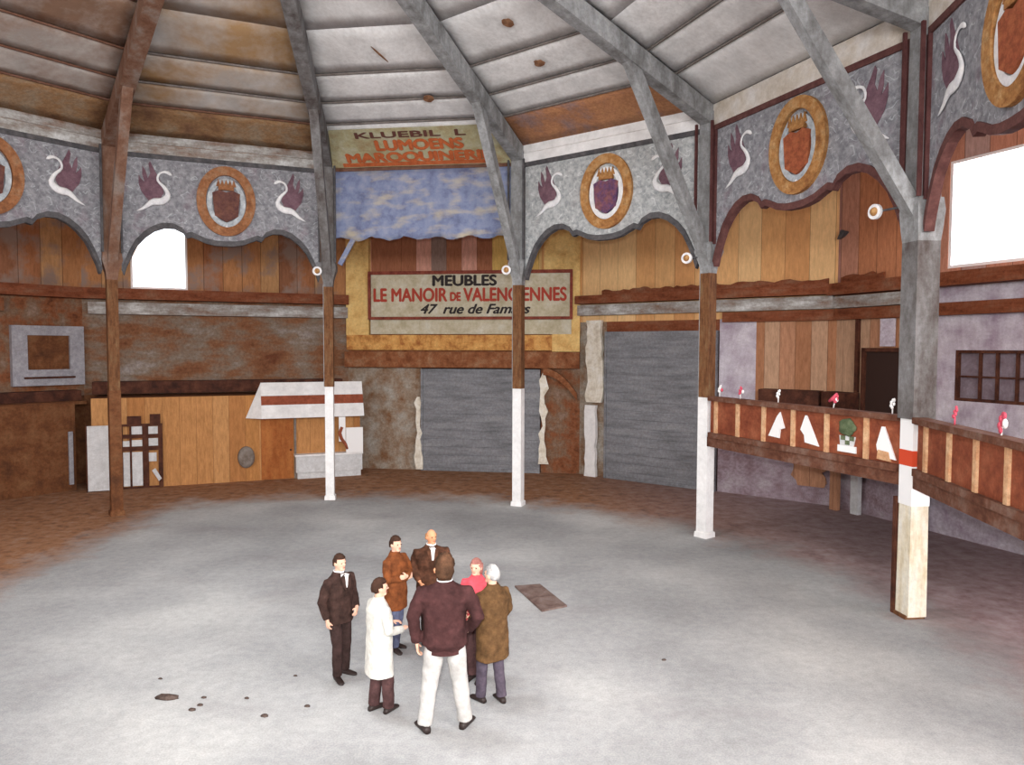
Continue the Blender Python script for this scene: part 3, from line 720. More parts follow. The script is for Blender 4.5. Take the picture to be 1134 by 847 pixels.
def medallion(parent, cx, y, ringm, shieldm, wreathm):
    md = MB().ellipse_ring(cx, 8.5, .76, .95, .24, y - .09, y, 44)
    o = md.build('medallion', ringm, parent)
    OFF[o.name] = OFF[parent.name]
    MB().ellipse_ring(cx, 8.46, .5, .66, .13, y - .05, y, 36).build('wreath', wreathm, o)
    MB().prism([(cx - .3, 8.1 + .0), (cx - .36, 8.72), (cx - .16, 8.8), (cx, 8.74), (cx + .16, 8.8), (cx + .36, 8.72), (cx + .3, 8.1), (cx, 7.93)], y - .08, y).build('shield', shieldm, o)
    c = MB().box(cx - .2, cx + .2, y - .09, y, 8.8, 8.9)
    for i in range(5):
        x = cx - .2 + i * .1; c.prism([(x - .06, 8.9), (x + .06, 8.9), (x, 9.1)], y - .08, y - .01)
    c.build('crown', ringm, o)
    MB().ball((cx, y - .06, 7.72), (.05, .03, .12)).ball((cx - .12, y - .05, 7.68), (.07, .02, .05)).ball((cx + .12, y - .05, 7.68), (.07, .02, .05)).build('finial', 'swan', o)
def arch_panel(k, panelm, edgem, scrollm, ringm, shieldm, wreathm, label, side=None, swans=True):
    base = (0, AP, 6.15); t = thing('arch_panel', label, 'arch panel', bay(k), base, 'painted arch panels between the columns')
    lo = arch_pts(); up = [(x, 9.52) for x, z in lo]
    MB().strip(up, lo, AP - .03, AP + .05).build('panel', panelm, t)
    MB().strip([(x, z + .02) for x, z in lo], [(x * (1 - .02), z - .12) for x, z in lo], AP - .08, AP + .08).build('scalloped_edge', edgem, t)
    MB().box(-2.66, 2.66, AP - .07, AP + .06, 9.5, 9.62).build('top_rail', edgem, t)
    if side: 
        for s in (-1, 1): MB().box(*sorted((s * 2.6, s * 2.5)), AP - .09, AP + .02, 6.9, 9.5).build('side_batten', side, t)
    if ringm: medallion(t, 0.05, AP - .03, ringm, shieldm, wreathm)
    swan(t, -1.75, 8.75, -1, AP - .06); swan(t, 1.75, 8.75, 1, AP - .06)
    return t
arch_panel(-1, 'spandrel', 'edge_dark', 'scroll_dim', 'gold_dark', 'maroon', 'scroll', 'grey arch panel at the left edge with one swan beside the first column')
arch_panel(0, 'spandrel', 'edge_dark', 'scroll_dim', 'gold_dark', 'maroon', 'scroll', 'grey arch panel with brown oval medallion above the bright left window')
arch_panel(2, 'spandrel_light', 'edge_dark', 'scroll', 'gold', 'violet', 'swan', 'pale grey arch panel with golden oval medallion around a violet shield')
arch_panel(3, 'spandrel', 'edge_red', 'scroll', 'gold', 'crest_red', 'scroll', 'grey arch panel with golden oval medallion around a red-orange shield', side='red_batten')
arch_panel(4, 'spandrel', 'edge_red', 'scroll', 'gold', 'crest_red', 'swan', 'grey arch panel at the right edge above the large bright window', side='red_batten')

# pale cornice boards above the arch panels
for k, m, lab in ((-1, 'stripe', 'flaking pale double cornice board above the arch panel at the left edge'), (0, 'stripe', 'flaking pale double cornice board above the brown oval medallion'),
                  (2, 'white_paint', 'bright white double cornice board above the violet shield medallion'), (3, 'canvas_tan', 'tan cornice board above the red-orange shield medallion'),
                  (4, 'canvas_tan', 'tan cornice board above the arch panel at the right edge')):
    t = thing('cornice_board', lab, 'cornice', bay(k), (0, AP, 9.62))
    if k in (3, 4):
        MB().box(-2.66, 2.66, AP - .06, AP + .06, 9.62, 10.1).build('board', m, t)
    else:
        MB().box(-2.66, 2.66, AP - .06, AP + .06, 9.62, 9.87).build('lower_board', m, t)
        MB().box(-2.66, 2.66, AP - .02, AP + .08, 9.89, 10.12).build('upper_board', m, t)

# painted advertising bands on the lowest strip of the roof slope
def band(k, m, label, lines=()):
    t = thing('advertising_band', label, 'banner', bay(k), (0, AP, 10.1))
    roof_quad(MB(), k, 0.02, 1.3, sag=.0).build('band_canvas', m, t)
    ang = math.atan(.325)
    for body, size, d, s, wd, mm, bold in lines:
        rot = (-ang + PI, 0, 0)
        text('lettering', body, size, mm, t, (s, AP - d, roof_z(d) - .012), (PI - ang, 0, 0), ext=.006, sx=(wd,), bold=bold)
    return t
band(-1, 'banner_dim', 'faded brown painted band under the roof at the left edge')
band(0, 'banner_dim', 'faded brown painted band above the brown oval medallion bay', [('MEUBLES  RADIO', .36, .95, .1, 3.2, 'lettering_dark', .01), ('CONFECTIONS', .4, .45, .2, 3.4, 'lettering_dark', .0)] and [])
t = thing('advertising_band', 'olive painted advertising band with orange letters above the blue cloth', 'banner', bay(1), (0, AP, 9.66))
p0, p1 = V((0, AP - .1, 9.66)), V((0, AP - 1.1, 10.43)); an = math.atan2(p1.z - p0.z, p0.y - p1.y)
h0_, h1_ = 2.6, 2.6 - 1.0 * math.tan(PI / 12)
MB().quadplate([(-h0_, p0.y, p0.z), (h0_, p0.y, p0.z), (h1_, p1.y, p1.z), (-h1_, p1.y, p1.z)], .02).build('band_canvas', 'banner', t)
MB().quadplate([(-h0_ + .35, p0.y - .03, p0.z + .005), (h0_ - .5, p0.y - .03, p0.z + .005), (h0_ - .5, p0.y - .13, p0.z + .08), (-h0_ + .35, p0.y - .13, p0.z + .08)], .012).build('orange_rule', 'lettering_orange', t)
for body, size, f_, s_, wd, mm in (('KLUEBIL  L', .27, .84, -.1, 3.1, 'lettering_dark'), ('LUMOENS', .46, .56, .1, 2.5, 'lettering_orange'), ('MAROQUINERIE', .42, .25, .0, 4.2, 'lettering_orange')):
    q_ = p0.lerp(p1, f_); text('lettering', body, size, mm, t, (s_, q_.y - .03, q_.z - .03), (PI - an, 0, 0), ext=.006, sx=(wd,), bold=.05 if mm == 'lettering_orange' else .012)
band(2, 'banner_orange', 'orange-brown painted advertising band above the white cornice')

# blue cloth in the portal bay
t = thing('blue_cloth', 'faded blue painted cloth hanging across the bay above the furniture sign', 'cloth', B1, (0, AP, 7.6))
nx, nz = 50, 8; vs = []; fs = []
for yy in (0, .025):
    for i in range(nx + 1):
        s = -2.62 + 5.24 * i / nx; zb = 7.62 + .05 * math.sin(i * .7) + R.uniform(-.03, .03)
        for j in range(nz + 1):
            z = zb + (9.6 - zb) * j / nz; vs.append((s, AP - .03 + yy + .03 * math.sin(s * 5) * (1 - j / nz), z))
K = (nx + 1) * (nz + 1); w_ = nz + 1
for i in range(nx):
    for j in range(nz):
        a = i * w_ + j; fs += [(a, a + 1, a + w_ + 1, a + w_), (K + a, K + a + w_, K + a + w_ + 1, K + a + 1)]
for i in range(nx): a = i * w_; fs.append((a, a + w_, K + a + w_, K + a)); a += nz; fs.append((a, K + a, K + a + w_, a + w_))
for j in range(nz): a = j; fs.append((a, K + a, K + a + 1, a + 1)); a = nx * w_ + j; fs.append((a, a + 1, K + a + 1, K + a))
MB()._add(vs, fs, 0, True).build('cloth', 'blue_cloth', t)
MB().box(-2.66, 2.66, AP - .06, AP + .04, 9.56, 9.64).build('hanging_rail', 'purlin_brown', t)
MB().box(-2.66, 2.66, AP - .0, AP + .05, 9.64, 10.1).build('valance', 'banner_orange', t)
MB().tube([(-2.46, AP + .02, 6.9), (-2.05, AP + .02, 7.62)], .1, n=4, flat=.4, up=V((0, 1, 0)), smooth=False, square=True).build('blue_strut', 'blue_cloth', t)

# ------------------------------------------------------------------ columns
ordn = {0: 'brown-stained timber column at the left, lit by the bright window beside it', 1: 'timber column with white foot standing in front of the striped awning',
        2: 'timber column with white foot crossing the furniture sign', 3: 'timber column with thick white foot where the balustrade starts',
        4: 'nearest timber column with red and white banded sleeve and cream foot'}
def sq(w): return w / 2 * math.sqrt(2)
for k in range(0, 5):
    C_ = corner(k); t = thing('timber_column', ordn[k], 'column', C_, (0, RC, 0), 'timber columns around the arena')
    up = V((1, 0, 0))
    def beam(p0, p1, w, d, name, m, **kw):
        d_ = (V(p1) - V(p0)); a = d_.normalized(); b = V((1, 0, 0)); c = a.cross(b)
        vs = []
        for p in (V(p0), V(p1)):
            for i, j in ((-1, -1), (1, -1), (1, 1), (-1, 1)): vs.append(p + b * i * w / 2 + c * j * d / 2)
        return MB()._add(vs, [(0, 1, 2, 3), (7, 6, 5, 4), (0, 4, 5, 1), (1, 5, 6, 2), (2, 6, 7, 3), (3, 7, 4, 0)]).build(name, m, t)
    gm = {0: 'brown_timber_left', 1: 'dark_grey_paint'}.get(k, 'grey_paint')
    if k == 4:
        MB().tube([(0, RC, .04), (0, RC, 1.95)], [sq(.33), sq(.31)], n=4, square=True, smooth=False, up=V((0, 1, 0))).build('foot', 'cream_paint', t)
        MB().tube([(0, RC, 1.9), (0, RC, 2.56)], sq(.33), n=4, square=True, smooth=False, up=V((0, 1, 0))).build('lower_white_band', 'white', t)
        MB().tube([(0, RC, 2.56), (0, RC, 2.82)], sq(.34), n=4, square=True, smooth=False, up=V((0, 1, 0))).build('red_band', 'red_stripe', t)
        MB().tube([(0, RC, 2.82), (0, RC, 3.34)], sq(.33), n=4, square=True, smooth=False, up=V((0, 1, 0))).build('upper_white_band', 'white', t)
        MB().box(-.16, .14, RC - .2, RC + .16, 0, .06).build('base_block', 'post_brown', t)
    else:
        w0 = {0: .28, 1: .24, 2: .26, 3: .28}[k]
        MB().tube([(0, RC, 0), (0, RC, .12), (0, RC, .14), (0, RC, 3.34)], [sq(w0 + .07), sq(w0 + .06), sq(w0), sq(w0)], n=4, square=True, smooth=False, up=V((0, 1, 0))).build(
            'foot', 'white_paint' if k else 'dark_brown_wall', t)
    wm = .26 if k < 3 else (.27 if k == 3 else .4)
    MB().tube([(0, RC, 3.34), (0, RC, 6.3)], [sq(wm), sq(wm)], n=4, square=True, smooth=False, up=V((0, 1, 0))).build('shaft', 'post_brown' if k < 4 else 'dark_grey_paint', t)
    MB().tube([(0, RC, 6.25), (0, RC, 6.45), (0, RC, 6.75), (0, RC, 6.95)], [sq(wm), sq(wm + .04), sq(.48), sq(.44)], n=4, square=True, smooth=False, up=V((0, 1, 0))).build('capital', gm, t)
    MB().tube([(0, RC, 6.9), (0, RC, 9.95)], [sq(.38), sq(.35)], n=4, square=True, smooth=False, up=V((0, 1, 0))).build('upper_post', gm, t)
    for s in (-1, 1):
        MB().box(*sorted((s * .2, s * .25)), RC - .26, RC - .2, 6.95, 9.7).build('edge_batten', 'red_batten' if k > 2 else 'edge_dark', t)
    beam((0, RC + .1, 9.82), (0, .9, 9.85 + (RC - .9) * .3), .3 if k else .34, .42, 'roof_rib', gm)
    beam((0, RC - .02, 6.55), (0, RC - 2.75, 10.6), .23, .24, 'knee_brace', gm)
    if k in (1, 2, 3): MB().box(-.145, -.13, RC - .14, RC + .14, 3.34, 6.3).build('pale_edge', 'grey_paint', t)
# dark plank leaning against the nearest column
pl = MB().box(-.25, -.175, RC - .2, RC + .1, .0, 2.0)
o = pl.build('dark_plank', 'dark_wood', base=(-.27, RC, 0), mat=corner(4)); tag(o, 'dark brown plank standing against the left side of the cream column foot', 'plank')

# round lamps left of each capital
for k, s, z, lab in ((0, 2.45, 6.68, 'column in front of the striped awning'), (1, 2.48, 6.66, 'column crossing the furniture sign'), (2, 2.36, 6.62, 'third white-footed column'), (3, 2.08, 6.85, 'nearest banded column')):
    t = thing('rosette_lamp', 'small white rosette lamp bracketed left of the %s' % lab, 'lamp', bay(k), (s, AP - .2, z), 'rosette lamps on the columns')
    MB().ellipse_ring(s, z, .13, .13, .055, AP - .26, AP - .2, 20).build('rim', 'swan', t)
    MB().ball((s, AP - .24, z), .08).build('bulb', 'gold', t)
    MB().tube([(s + .05, AP - .2, z), (2.72, AP - .1, z + .02)], .02).build('bracket_arm', 'edge_dark', t)

# ------------------------------------------------------------------ gallery with balustrade (k = 3, 4)
for k in (3, 4):
    q = MB(); z0, z1 = 2.2, 2.42; a = AP - .1
    h0, h1 = HR, H
    q._add([(-h0, a, z0), (h0, a, z0), (h1, AW, z0), (-h1, AW, z0), (-h0, a, z1), (h0, a, z1), (h1, AW, z1), (-h1, AW, z1)],
           [(0, 1, 2, 3), (4, 7, 6, 5), (0, 4, 5, 1), (2, 6, 7, 3), (0, 3, 7, 4), (1, 5, 6, 2)])
    struct(q.build('floor_gallery', 'rail', base=(0, AP, z0), mat=bay(k)))
    t = thing('gallery_balustrade', 'red-brown panelled balustrade with white sail shapes between the two right-hand columns' if k == 3 else 'plain red-brown panelled balustrade right of the nearest column', 'balustrade', bay(k), (0, AP, 2.42))
    x0, x1 = -2.56, 2.56
    MB().box(x0, x1, AP - .06, AP - .02, 2.5, 3.3).build('panel', 'balustrade', t)
    MB().box(x0, x1, AP - .16, AP + .08, 3.28, 3.38).build('top_rail', 'rail', t)
    MB().box(x0, x1, AP - .14, AP + .04, 2.42, 2.54).build('bottom_rail', 'rail', t)
    for s in ((-2.34, -1.58, -.75, .1, .97, 1.88) if k == 3 else (-2.2, -1.38, -.57, .25, 1.1, 1.9)):
        MB().box(s - .05, s + .05, AP - .1, AP - .06, 2.54, 3.28).build('batten', 'tan_batten', t)
    if k == 3:
        def sail(poly, m='white', nm='sail_shape', dy=0): MB().prism(poly, AP - .085 - dy, AP - .06).build(nm, m, t)
        sail([(-.6, 2.68), (-.28, 2.66), (-.26, 2.84), (-.14, 2.88), (-.27, 3.2), (-.36, 3.1)])
        sail([(.3, 2.9), (.42, 3.19), (.46, 3.19), (.78, 2.62), (.42, 2.66), (.4, 2.8)])
        sail([(1.24, 2.6), (1.66, 2.6), (1.66, 2.72), (1.24, 2.72)]); 
        sail([(1.3, 2.72), (1.6, 2.72), (1.64, 2.9), (1.28, 2.9)], 'panel_white', 'pot_shape')
        for i in range(3):
            for j in range(2):
                if (i + j) % 2: sail([(1.32 + i * .1, 2.74 + j * .08), (1.42 + i * .1, 2.74 + j * .08), (1.42 + i * .1, 2.82 + j * .08), (1.32 + i * .1, 2.82 + j * .08)], 'green', 'pot_check', .01)
        MB().ball((1.46, AP - .08, 3.06), (.2, .04, .16), fn=lambda d: 1 + .15 * math.sin(9 * d.x) * math.cos(7 * d.z)).build('plant_shape', 'green', t)
        sail([(2.1, 2.82), (2.2, 3.15), (2.26, 3.15), (2.5, 2.6), (2.3, 2.62), (2.12, 2.72)])
        sail([(2.12, 2.58), (2.4, 2.56), (2.36, 2.72), (2.14, 2.74)], 'tan_batten', 'boat_shape', .008)
# paper flowers along the rail
spec = [(3, -2.32, 'white', 'white and pink paper flower pair next to the third white-footed column', 0), (3, -1.6, 'pink', 'pink paper flower on the rail, second from the third white-footed column', 0),
        (3, -.42, 'white', 'upright white paper flower on the rail above the first sail shape', 0), (3, 1.04, 'pink', 'slanting white and red paper flower on the rail above the pot shape', 1),
        (3, 2.34, 'white', 'white paper flower on the rail left of the nearest column', 0), (4, -1.41, 'pink', 'red paper flower on the rail right of the nearest column', 0),
        (4, -.09, 'pink', 'large red and white paper bunch on the rail at the right edge', 0)]
for i, (k, s, m, lab, sl) in enumerate(spec):
    big = 1.5 if i == 6 else 1.0
    t = thing('paper_flower', lab, 'paper flower', bay(k), (s, AP, 3.38), 'paper flowers along the balustrade rail')
    z = 3.5
    MB().tube([(s, AP, 3.38), (s + .03 * sl, AP, z)], .012, n=6).build('stem', 'white' if i != 5 else 'pink', t)
    fl = MB()
    for j in range(6):
        a = j * PI / 3 + i; fl.ball((s + sl * .06 + .03 * big * math.cos(a), AP + .02 * math.sin(a), z + .06 + (.055 + .02 * (j % 2)) * big * math.sin(a)), (.026 * big, .02, .034 * big), 8, 5)
    if sl: fl.tube([(s - .1, AP, 3.5), (s, AP, 3.56), (s + .08, AP, 3.66)], [.03, .045, .02], n=6)
    fl.build('bloom', m, t)
    if i in (0, 1, 3, 6):
        MB().ball((s + .08, AP, z + .04), (.03 * big, .03, .045 * big), 8, 5).build('side_bloom', 'white' if m == 'pink' else 'pink', t)

# gallery supports and bits of wall beneath it
for k, s, y, lab, m in ((3, -3.27, 15.7, 'white upright board on the wall under the gallery', 'panel_white'), (3, -3.9, 15.6, 'brown upright post on the wall under the gallery', 'tan_boards')):
    board('upright_board', k, s - .12, s + .12, y, y + .15, 0, 2.2, m, lab, 'board')
rag('plaster_patch', 2, 3.2, 4.1, .5, 2.2, 15.93, 'tan_boards', 'ragged tan board panel on the wall under the gallery beside the purple wall', 'panel', amp=.12)
rag('torn_paper', 3, -4.1, -3.98, 0, 2.2, 15.8, 'white_paper', 'narrow torn white paper on the wall under the gallery', 'paper', amp=.08)
rag('plaster_patch', 3, -3.0, -1.7, .2, 2.2, 15.93, 'purple_wall', 'mauve plaster patch under the gallery left of the nearest column', 'patch', amp=.1)
rag('dark_upright', 3, -1.42, -1.2, 0, 2.2, 15.7, 'purple_wall', 'dull mauve upright at the corner of the pale plaster under the gallery', 'post', amp=.03, t=.2)
# doorway behind the gallery
dk = thing('dark_doorway', 'dark brown doorway with cupboard doors on the gallery wall', 'doorway', bay(3), (-2.55, 15.9, 2.42))
MB().box(-3.2, -1.95, 15.93, 15.99, 2.42, 4.42).build('opening', 'hole', dk)
MB().box(-3.28, -3.18, 15.85, 16, 2.42, 4.5).box(-1.98, -1.88, 15.85, 16, 2.42, 4.5).box(-3.28, -1.88, 15.85, 16, 4.42, 4.52).build('door_frame', 'dark_wood', dk)
board('wall_placard', 3, -2.72, -2.3, 15.88, 15.95, 4.56, 5.28, 'plaster', 'small pale placard above the dark gallery doorway', 'placard')
board('brown_sideboard', 3, -4.2, -3.35, 15.4, 15.9, 2.42, 3.3, 'dark_wood', 'low dark brown chest against the gallery wall, right of the corner', 'chest')
board('brown_sideboard', 2, 2.3, 4.0, 15.4, 15.9, 2.42, 3.3, 'dark_wood', 'long low dark brown chest against the tan gallery wall', 'chest')
board('wall_batten', 3, -3.55, -3.45, 15.9, 16, 3.3, 5.3, 'dark_wood', 'thin dark batten on the tan gallery wall', 'batten')
# ornaments high on the right wall
t = thing('wall_bracket', 'small dark bird-shaped bracket high on the pink boards', 'bracket', bay(3), (-4.1, 15.9, 7.6))
MB().prism([(-4.22, 7.55), (-4.08, 7.6), (-3.92, 7.72), (-4.0, 7.76), (-4.08, 7.72), (-4.1, 7.8), (-4.14, 7.7)], 15.86, 16).build('bracket', 'edge_dark', t)

# ------------------------------------------------------------------ things on roof canvas
for (k, d, s, r1, r2, lab) in ((1, 3.9, .04, .22, .06, 'thin brown slit in the roof canvas above the blue cloth bay'), (1, 2.3, .8, .13, .12, 'round brown patch on the roof canvas above the blue cloth bay'),
                               (2, 4.11, .03, .13, .12, 'round brown patch near the top of the canvas over the violet shield bay'), (2, 2.82, -.09, .14, .1, 'lower oval brown patch on the canvas over the violet shield bay')):
    vs = []; nn = 14
    for t_ in (0, .012):
        for i in range(nn):
            a = 2 * PI * i / nn; rr = 1 + R.uniform(-.15, .15)
            ds = r1 * rr * math.cos(a); dd = r2 * rr * math.sin(a) + (-ds * 1.2 if r2 < .1 and r1 > .2 else 0)
            D = d + dd; vs.append((s + ds * (.6 if r1 > .2 else 1), AP - D, roof_z(D) - .105 + t_))
    fs = [tuple(range(nn)), tuple(range(2 * nn - 1, nn - 1, -1))] + [(i, (i + 1) % nn, (i + 1) % nn + nn, i + nn) for i in range(nn)]
    tag(MB()._add(vs, fs).build('canvas_patch', 'brown_patch', base=(s, AP - d, roof_z(d) - .1), mat=bay(k)), lab, 'patch', 'brown patches on the roof canvas')

# ------------------------------------------------------------------ floor things
o = MB()._add([(x, y, z) for z in (.0, .03) for x, y in ((.06, 13.62), (.54, 13.73), (.97, 12.57), (.52, 12.32))],
              [(3, 2, 1, 0), (4, 5, 6, 7), (0, 1, 5, 4), (1, 2, 6, 5), (2, 3, 7, 6), (3, 0, 4, 7)]).build('floor_hatch', 'mat', base=(.5, 13, 0))
tag(o, 'dark brown rectangular board lying flat on the floor right of the group', 'board')
px = [(-4.4, 9.2, .09, 'largest brown chip, lying lowest left on the grey floor'), (-3.94, 9.22, .035, ''), (-3.9, 9.02, .04, ''), (-3.95, 8.9, .045, ''), (-3.38, 9.2, .035, ''), (-3.0, 8.75, .05, ''),
      (-2.55, 9.0, .04, ''), (-4.75, 9.75, .03, ''), (-2.95, 9.85, .03, ''), (2.2, 10.4, .035, 'single dark chip on the empty floor in the right half')]
for x, y, r, lab in px:
    rr = random.Random(int(x * 100)); f_ = {}
    r *= .8; mb = MB().ball((x, y, r * .25), (r * (2.0 if r > .06 else 1.2), r * .75, r * .6), 9, 6, fn=lambda d: .6 + .6 * abs(math.sin(5 * d.x + 3 * d.y + 7 * x)))
    o = mb.build('rubble_chip', 'rock', base=(x, y, 0))
    if lab: tag(o, lab, 'rubble', 'rubble chips')
    else: tag(o, 'small dark rubble chip lying on the grey floor left of the people', 'rubble', 'small rubble chips left of the group')

# ------------------------------------------------------------------ people
def remesh(o, vox, smooth=3):
    m = o.modifiers.new('fuse', 'REMESH'); m.mode = 'VOXEL'; m.voxel_size = vox; m.use_smooth_shade = True
    s = o.modifiers.new('smooth', 'SMOOTH'); s.iterations = smooth; s.factor = .5
tex = bpy.data.textures.new('folds', 'CLOUDS'); tex.noise_scale = .11; tex.noise_depth = 2
def folds(o, k=.02):
    m = o.modifiers.new('folds', 'DISPLACE'); m.texture = tex; m.strength = k; m.mid_level = .5; m.texture_coords = 'LOCAL'
def hand(mb, w, d, palm, sc_=1.0, curl=.5, side=1):
    """w wrist, d direction of the fingers, palm normal the fingers curl towards"""
    w = V(w); d = V(d).normalized(); pn = V(palm); pn = (pn - d * pn.dot(d)).normalized(); a = d.cross(pn) * side
    mb.tube([w - d * .02, w + d * .03, w + d * .085], [(.026, .02), (.038, .017), (.04, .014)], n=10, up=pn)
    for i, (o, L) in enumerate(((.03, .07), (.01, .078), (-.011, .072), (-.031, .056))):
        p0 = w + d * .075 + a * o; dirs = d; p = [p0]
        for j, f in enumerate((.45, .32, .23)):
            ang = curl * (j + .6)
            dd = (d * math.cos(ang) + pn * math.sin(ang)); p.append(p[-1] + dd * L * f)
        mb.tube(p, [.0098, .0095, .009, .0075], n=6)
    p0 = w + d * .03 + a * .03; t1 = p0 + (d * .55 + a * .6 + pn * .35).normalized() * .035; t2 = t1 + (d * .8 + a * .2 + pn * .5).normalized() * .032
    mb.tube([p0, t1, t2], [.013, .0115, .009], n=6)

def person(label, x, y, face, height, p):
    """p: pose and clothing. Local frame: facing +Y, right side +X, built at 1.75 m and scaled"""
    k = height / 1.75
    t = bpy.data.objects.new('person', None); COL.objects.link(t); t.empty_display_size = .3
    t.location = (x, y, 0); t.rotation_euler = (0, 0, math.radians(face) - PI / 2); t.scale = (k, k, k)
    tag(t, label, 'person', 'people standing in a group on the arena floor')
    feet = p.get('feet', [(-.1, 0, 0), (.1, .02, 0)])      # x, y, toe-out angle
    ls, rs = V((-.17, 0, 1.395)), V((.17, 0, 1.395)); lean = p.get('lean', 0)
    arms = p['arms']                                        # [(elbow, wrist, finger dir, palm normal)] left, right
    ht_ = math.radians(p.get('turn', 0)); rot = Matrix.Rotation(ht_, 3, 'Z'); nod = Matrix.Rotation(math.radians(-p.get('nod', 0)), 3, 'X')
    hc = V((0, .015 + lean, 1.625))
    def hp(q): return hc + rot @ (nod @ V(q))
    R3 = rot @ nod
    # body, one continuous surface: trunk, neck, head, arms, hands, legs
    b = MB()
    b.sections([(.86, 0, 0, .12, .085), (.95, 0, 0, .135, .09), (1.08, 0, 0, .12, .08), (1.25, 0, 0, .14, .09), (1.36, 0, 0, .13, .085), (1.42, 0, 0, .08, .06)])
    b.tube([(0, 0, 1.38), (0, .0, 1.48), hc + V((0, -.01, -.06))], [.062, .056, .055], n=12)
    def hd(d):                                              # head: rounded skull, narrower jaw
        j = max(0, -d.z); return 1 - .16 * j * (1 if d.y < .2 else .35) - (.05 * abs(d.x) * j)
    b.ball(hc, (.076, .094, .115), 20, 14, fn=hd, rot=R3)
    b.ball(hp((0, .055, -.075)), (.045, .035, .032), 12, 8, rot=R3)                         # chin
    b.tube([hp((0, .088, .02)), hp((0, .106, -.012)), hp((0, .104, -.025))], [.009, .014, .013], n=8)   # nose
    b.tube([hp((-.04, .083, .03)), hp((0, .092, .034)), hp((.04, .083, .03))], [.009, .01, .009], n=6)  # brow
    for s in (-1, 1): b.ball(hp((s * .077, -.003, -.005)), (.012, .022, .032), 10, 8, rot=R3)
    for s, sh, (el, wr, fd, pn) in ((-1, ls, arms[0]), (1, rs, arms[1])):
        el, wr = V(el), V(wr)
        b.tube([(s * .08, 0, 1.36), V((s * .16, 0, 1.36)), sh.lerp(el, .5), el, el.lerp(wr, .4), wr], [.04, .04, .042, .036, .036, .026], n=10)
        hand(b, wr, fd, pn, side=s)
    legs = []
    for s, (fx, fy, ta) in zip((-1, 1), feet):
        hip = V((s * .09, 0, .9)); an = V((fx, fy, .09)); kn = hip.lerp(an, .5) + V((0, .03 + p.get('knee', 0), 0)); legs.append((hip, kn, an))
        b.tube([hip, hip.lerp(kn, .5), kn, kn.lerp(an, .4), an], [.07, .06, .048, .046, .035], n=10)
    o = b.build('body', p.get('skin', 'skin'), t); remesh(o, .0075, 2)
    e = MB()
    for s in (-1, 1): e.ball(hp((s * .032, .088, .012)), (.012, .006, .007), 8, 6, rot=R3)
    e.build('eyes', 'eye', t)
    MB().ball(hp((0, .094, -.052)), (.024, .007, .006), 8, 6, rot=R3).build('mouth', 'lip', t)
    # hair
    bald = p.get('bald', 0); long_ = p.get('long', 0)
    def hf(d):
        face_ = d.y > .25 and d.z < (.55 if not bald else .2 + 2 * d.y) or d.z < -.35 - long_
        if bald and d.z > .45: face_ = True
        if abs(d.x) > .8 and d.z < .1 and d.y > -.3: face_ = True
        return .88 if face_ else p.get('vol', 1.14) * (1 + p.get('wave', .04) * math.sin(17 * d.x + 5 * d.z) * math.cos(13 * d.y + 6 * d.z))
    hm = MB().ball(hp((0, -.004, .004)), (.078, .096, .117), 28, 20, fn=hf, rot=R3)
    if long_: hm.sections([(hc.z - .1, hc.x, hc.y - .05, .07, .05), (hc.z - .02, hc.x, hc.y - .03, .088, .07), (hc.z + .05, hc.x, hc.y - .02, .09, .085)], 16)
    hm.build('hair', p['hair'], t)
    # trousers
    tr = MB(); fl = p.get('flare', 1.0)
    tr.sections([(.8, 0, 0, .13, .1), (.88, 0, 0, .165, .115), (.98, 0, 0, .155, .105), (1.04, 0, 0, .145, .1)])
    for hip, kn, an in legs:
        ae = V((an.x, an.y - .005, .065))
        tr.tube([hip + V((0, 0, .04)), hip.lerp(kn, .45), kn, kn.lerp(ae, .5), ae], [(.098, .098), (.09 * fl, .09 * fl), (.075 * fl, .075 * fl), (.07 * fl, .07 * fl), (.066 * fl, .068 * fl)], n=14)
    o = tr.build('trousers', p['trousers'], t); remesh(o, .012, 2); folds(o, .018)
    # shoes
    for s, (fx, fy, ta) in zip((-1, 1), feet):
        r = Matrix.Rotation(math.radians(-ta), 3, 'Z'); c = V((fx, fy, 0)); sh = MB(); secs = []
        pr = [(-.085, .028, .05), (-.06, .042, .075), (0, .044, .085), (.06, .046, .062), (.12, .05, .045), (.165, .044, .036), (.19, .02, .022)]
        vs = []
        for yy, hw, hh in pr:
            for j in range(10):
                a = 2 * PI * j / 10; zz = max(0, hh * .42 + hh * .58 * math.sin(a)) ; vs.append(c + r @ V((hw * math.cos(a), yy, zz)))
        fs = [(i * 10 + j, i * 10 + (j + 1) % 10, (i + 1) * 10 + (j + 1) % 10, (i + 1) * 10 + j) for i in range(6) for j in range(10)] + [tuple(range(9, -1, -1)), tuple(range(60, 70))]
        sh._add(vs, fs, 0, True).build('shoe', 'shoe', t)
    # jacket or coat
    j = MB(); hem = p['hem']; hw, hd_ = p.get('hemw', (.2, .145)); g = p.get('girth', 1.0); sw = p.get('shoulder', 1.0)
    secs = [(hem, 0, 0, hw, hd_)]
    if hem < .8: secs.append(((hem + .95) / 2, 0, 0, (hw + .19 * g) / 2, (hd_ + .135 * g) / 2))
    secs += [(max(.95, hem + .04), 0, 0, .192 * g, .138 * g), (1.08, 0, 0, .18 * g, .13 * g), (1.22, 0, .0, .192 * g, .135 * g), (1.34, 0, -.003, .198 * g * sw, .128 * g), (1.4, 0, -.006, .185 * sw, .11), (1.44, 0, -.008, .15 * sw, .095), (1.475, 0, -.008, .105, .08), (1.51, 0, -.008, .075, .068)]
    if p.get('blouson'): secs = [(hem, 0, 0, .15, .11), (hem + .03, 0, 0, .172, .125), (hem + .09, 0, 0, .2 * g, .145 * g)] + secs[1:] if hem >= .8 else secs
    j.sections(secs, 24)
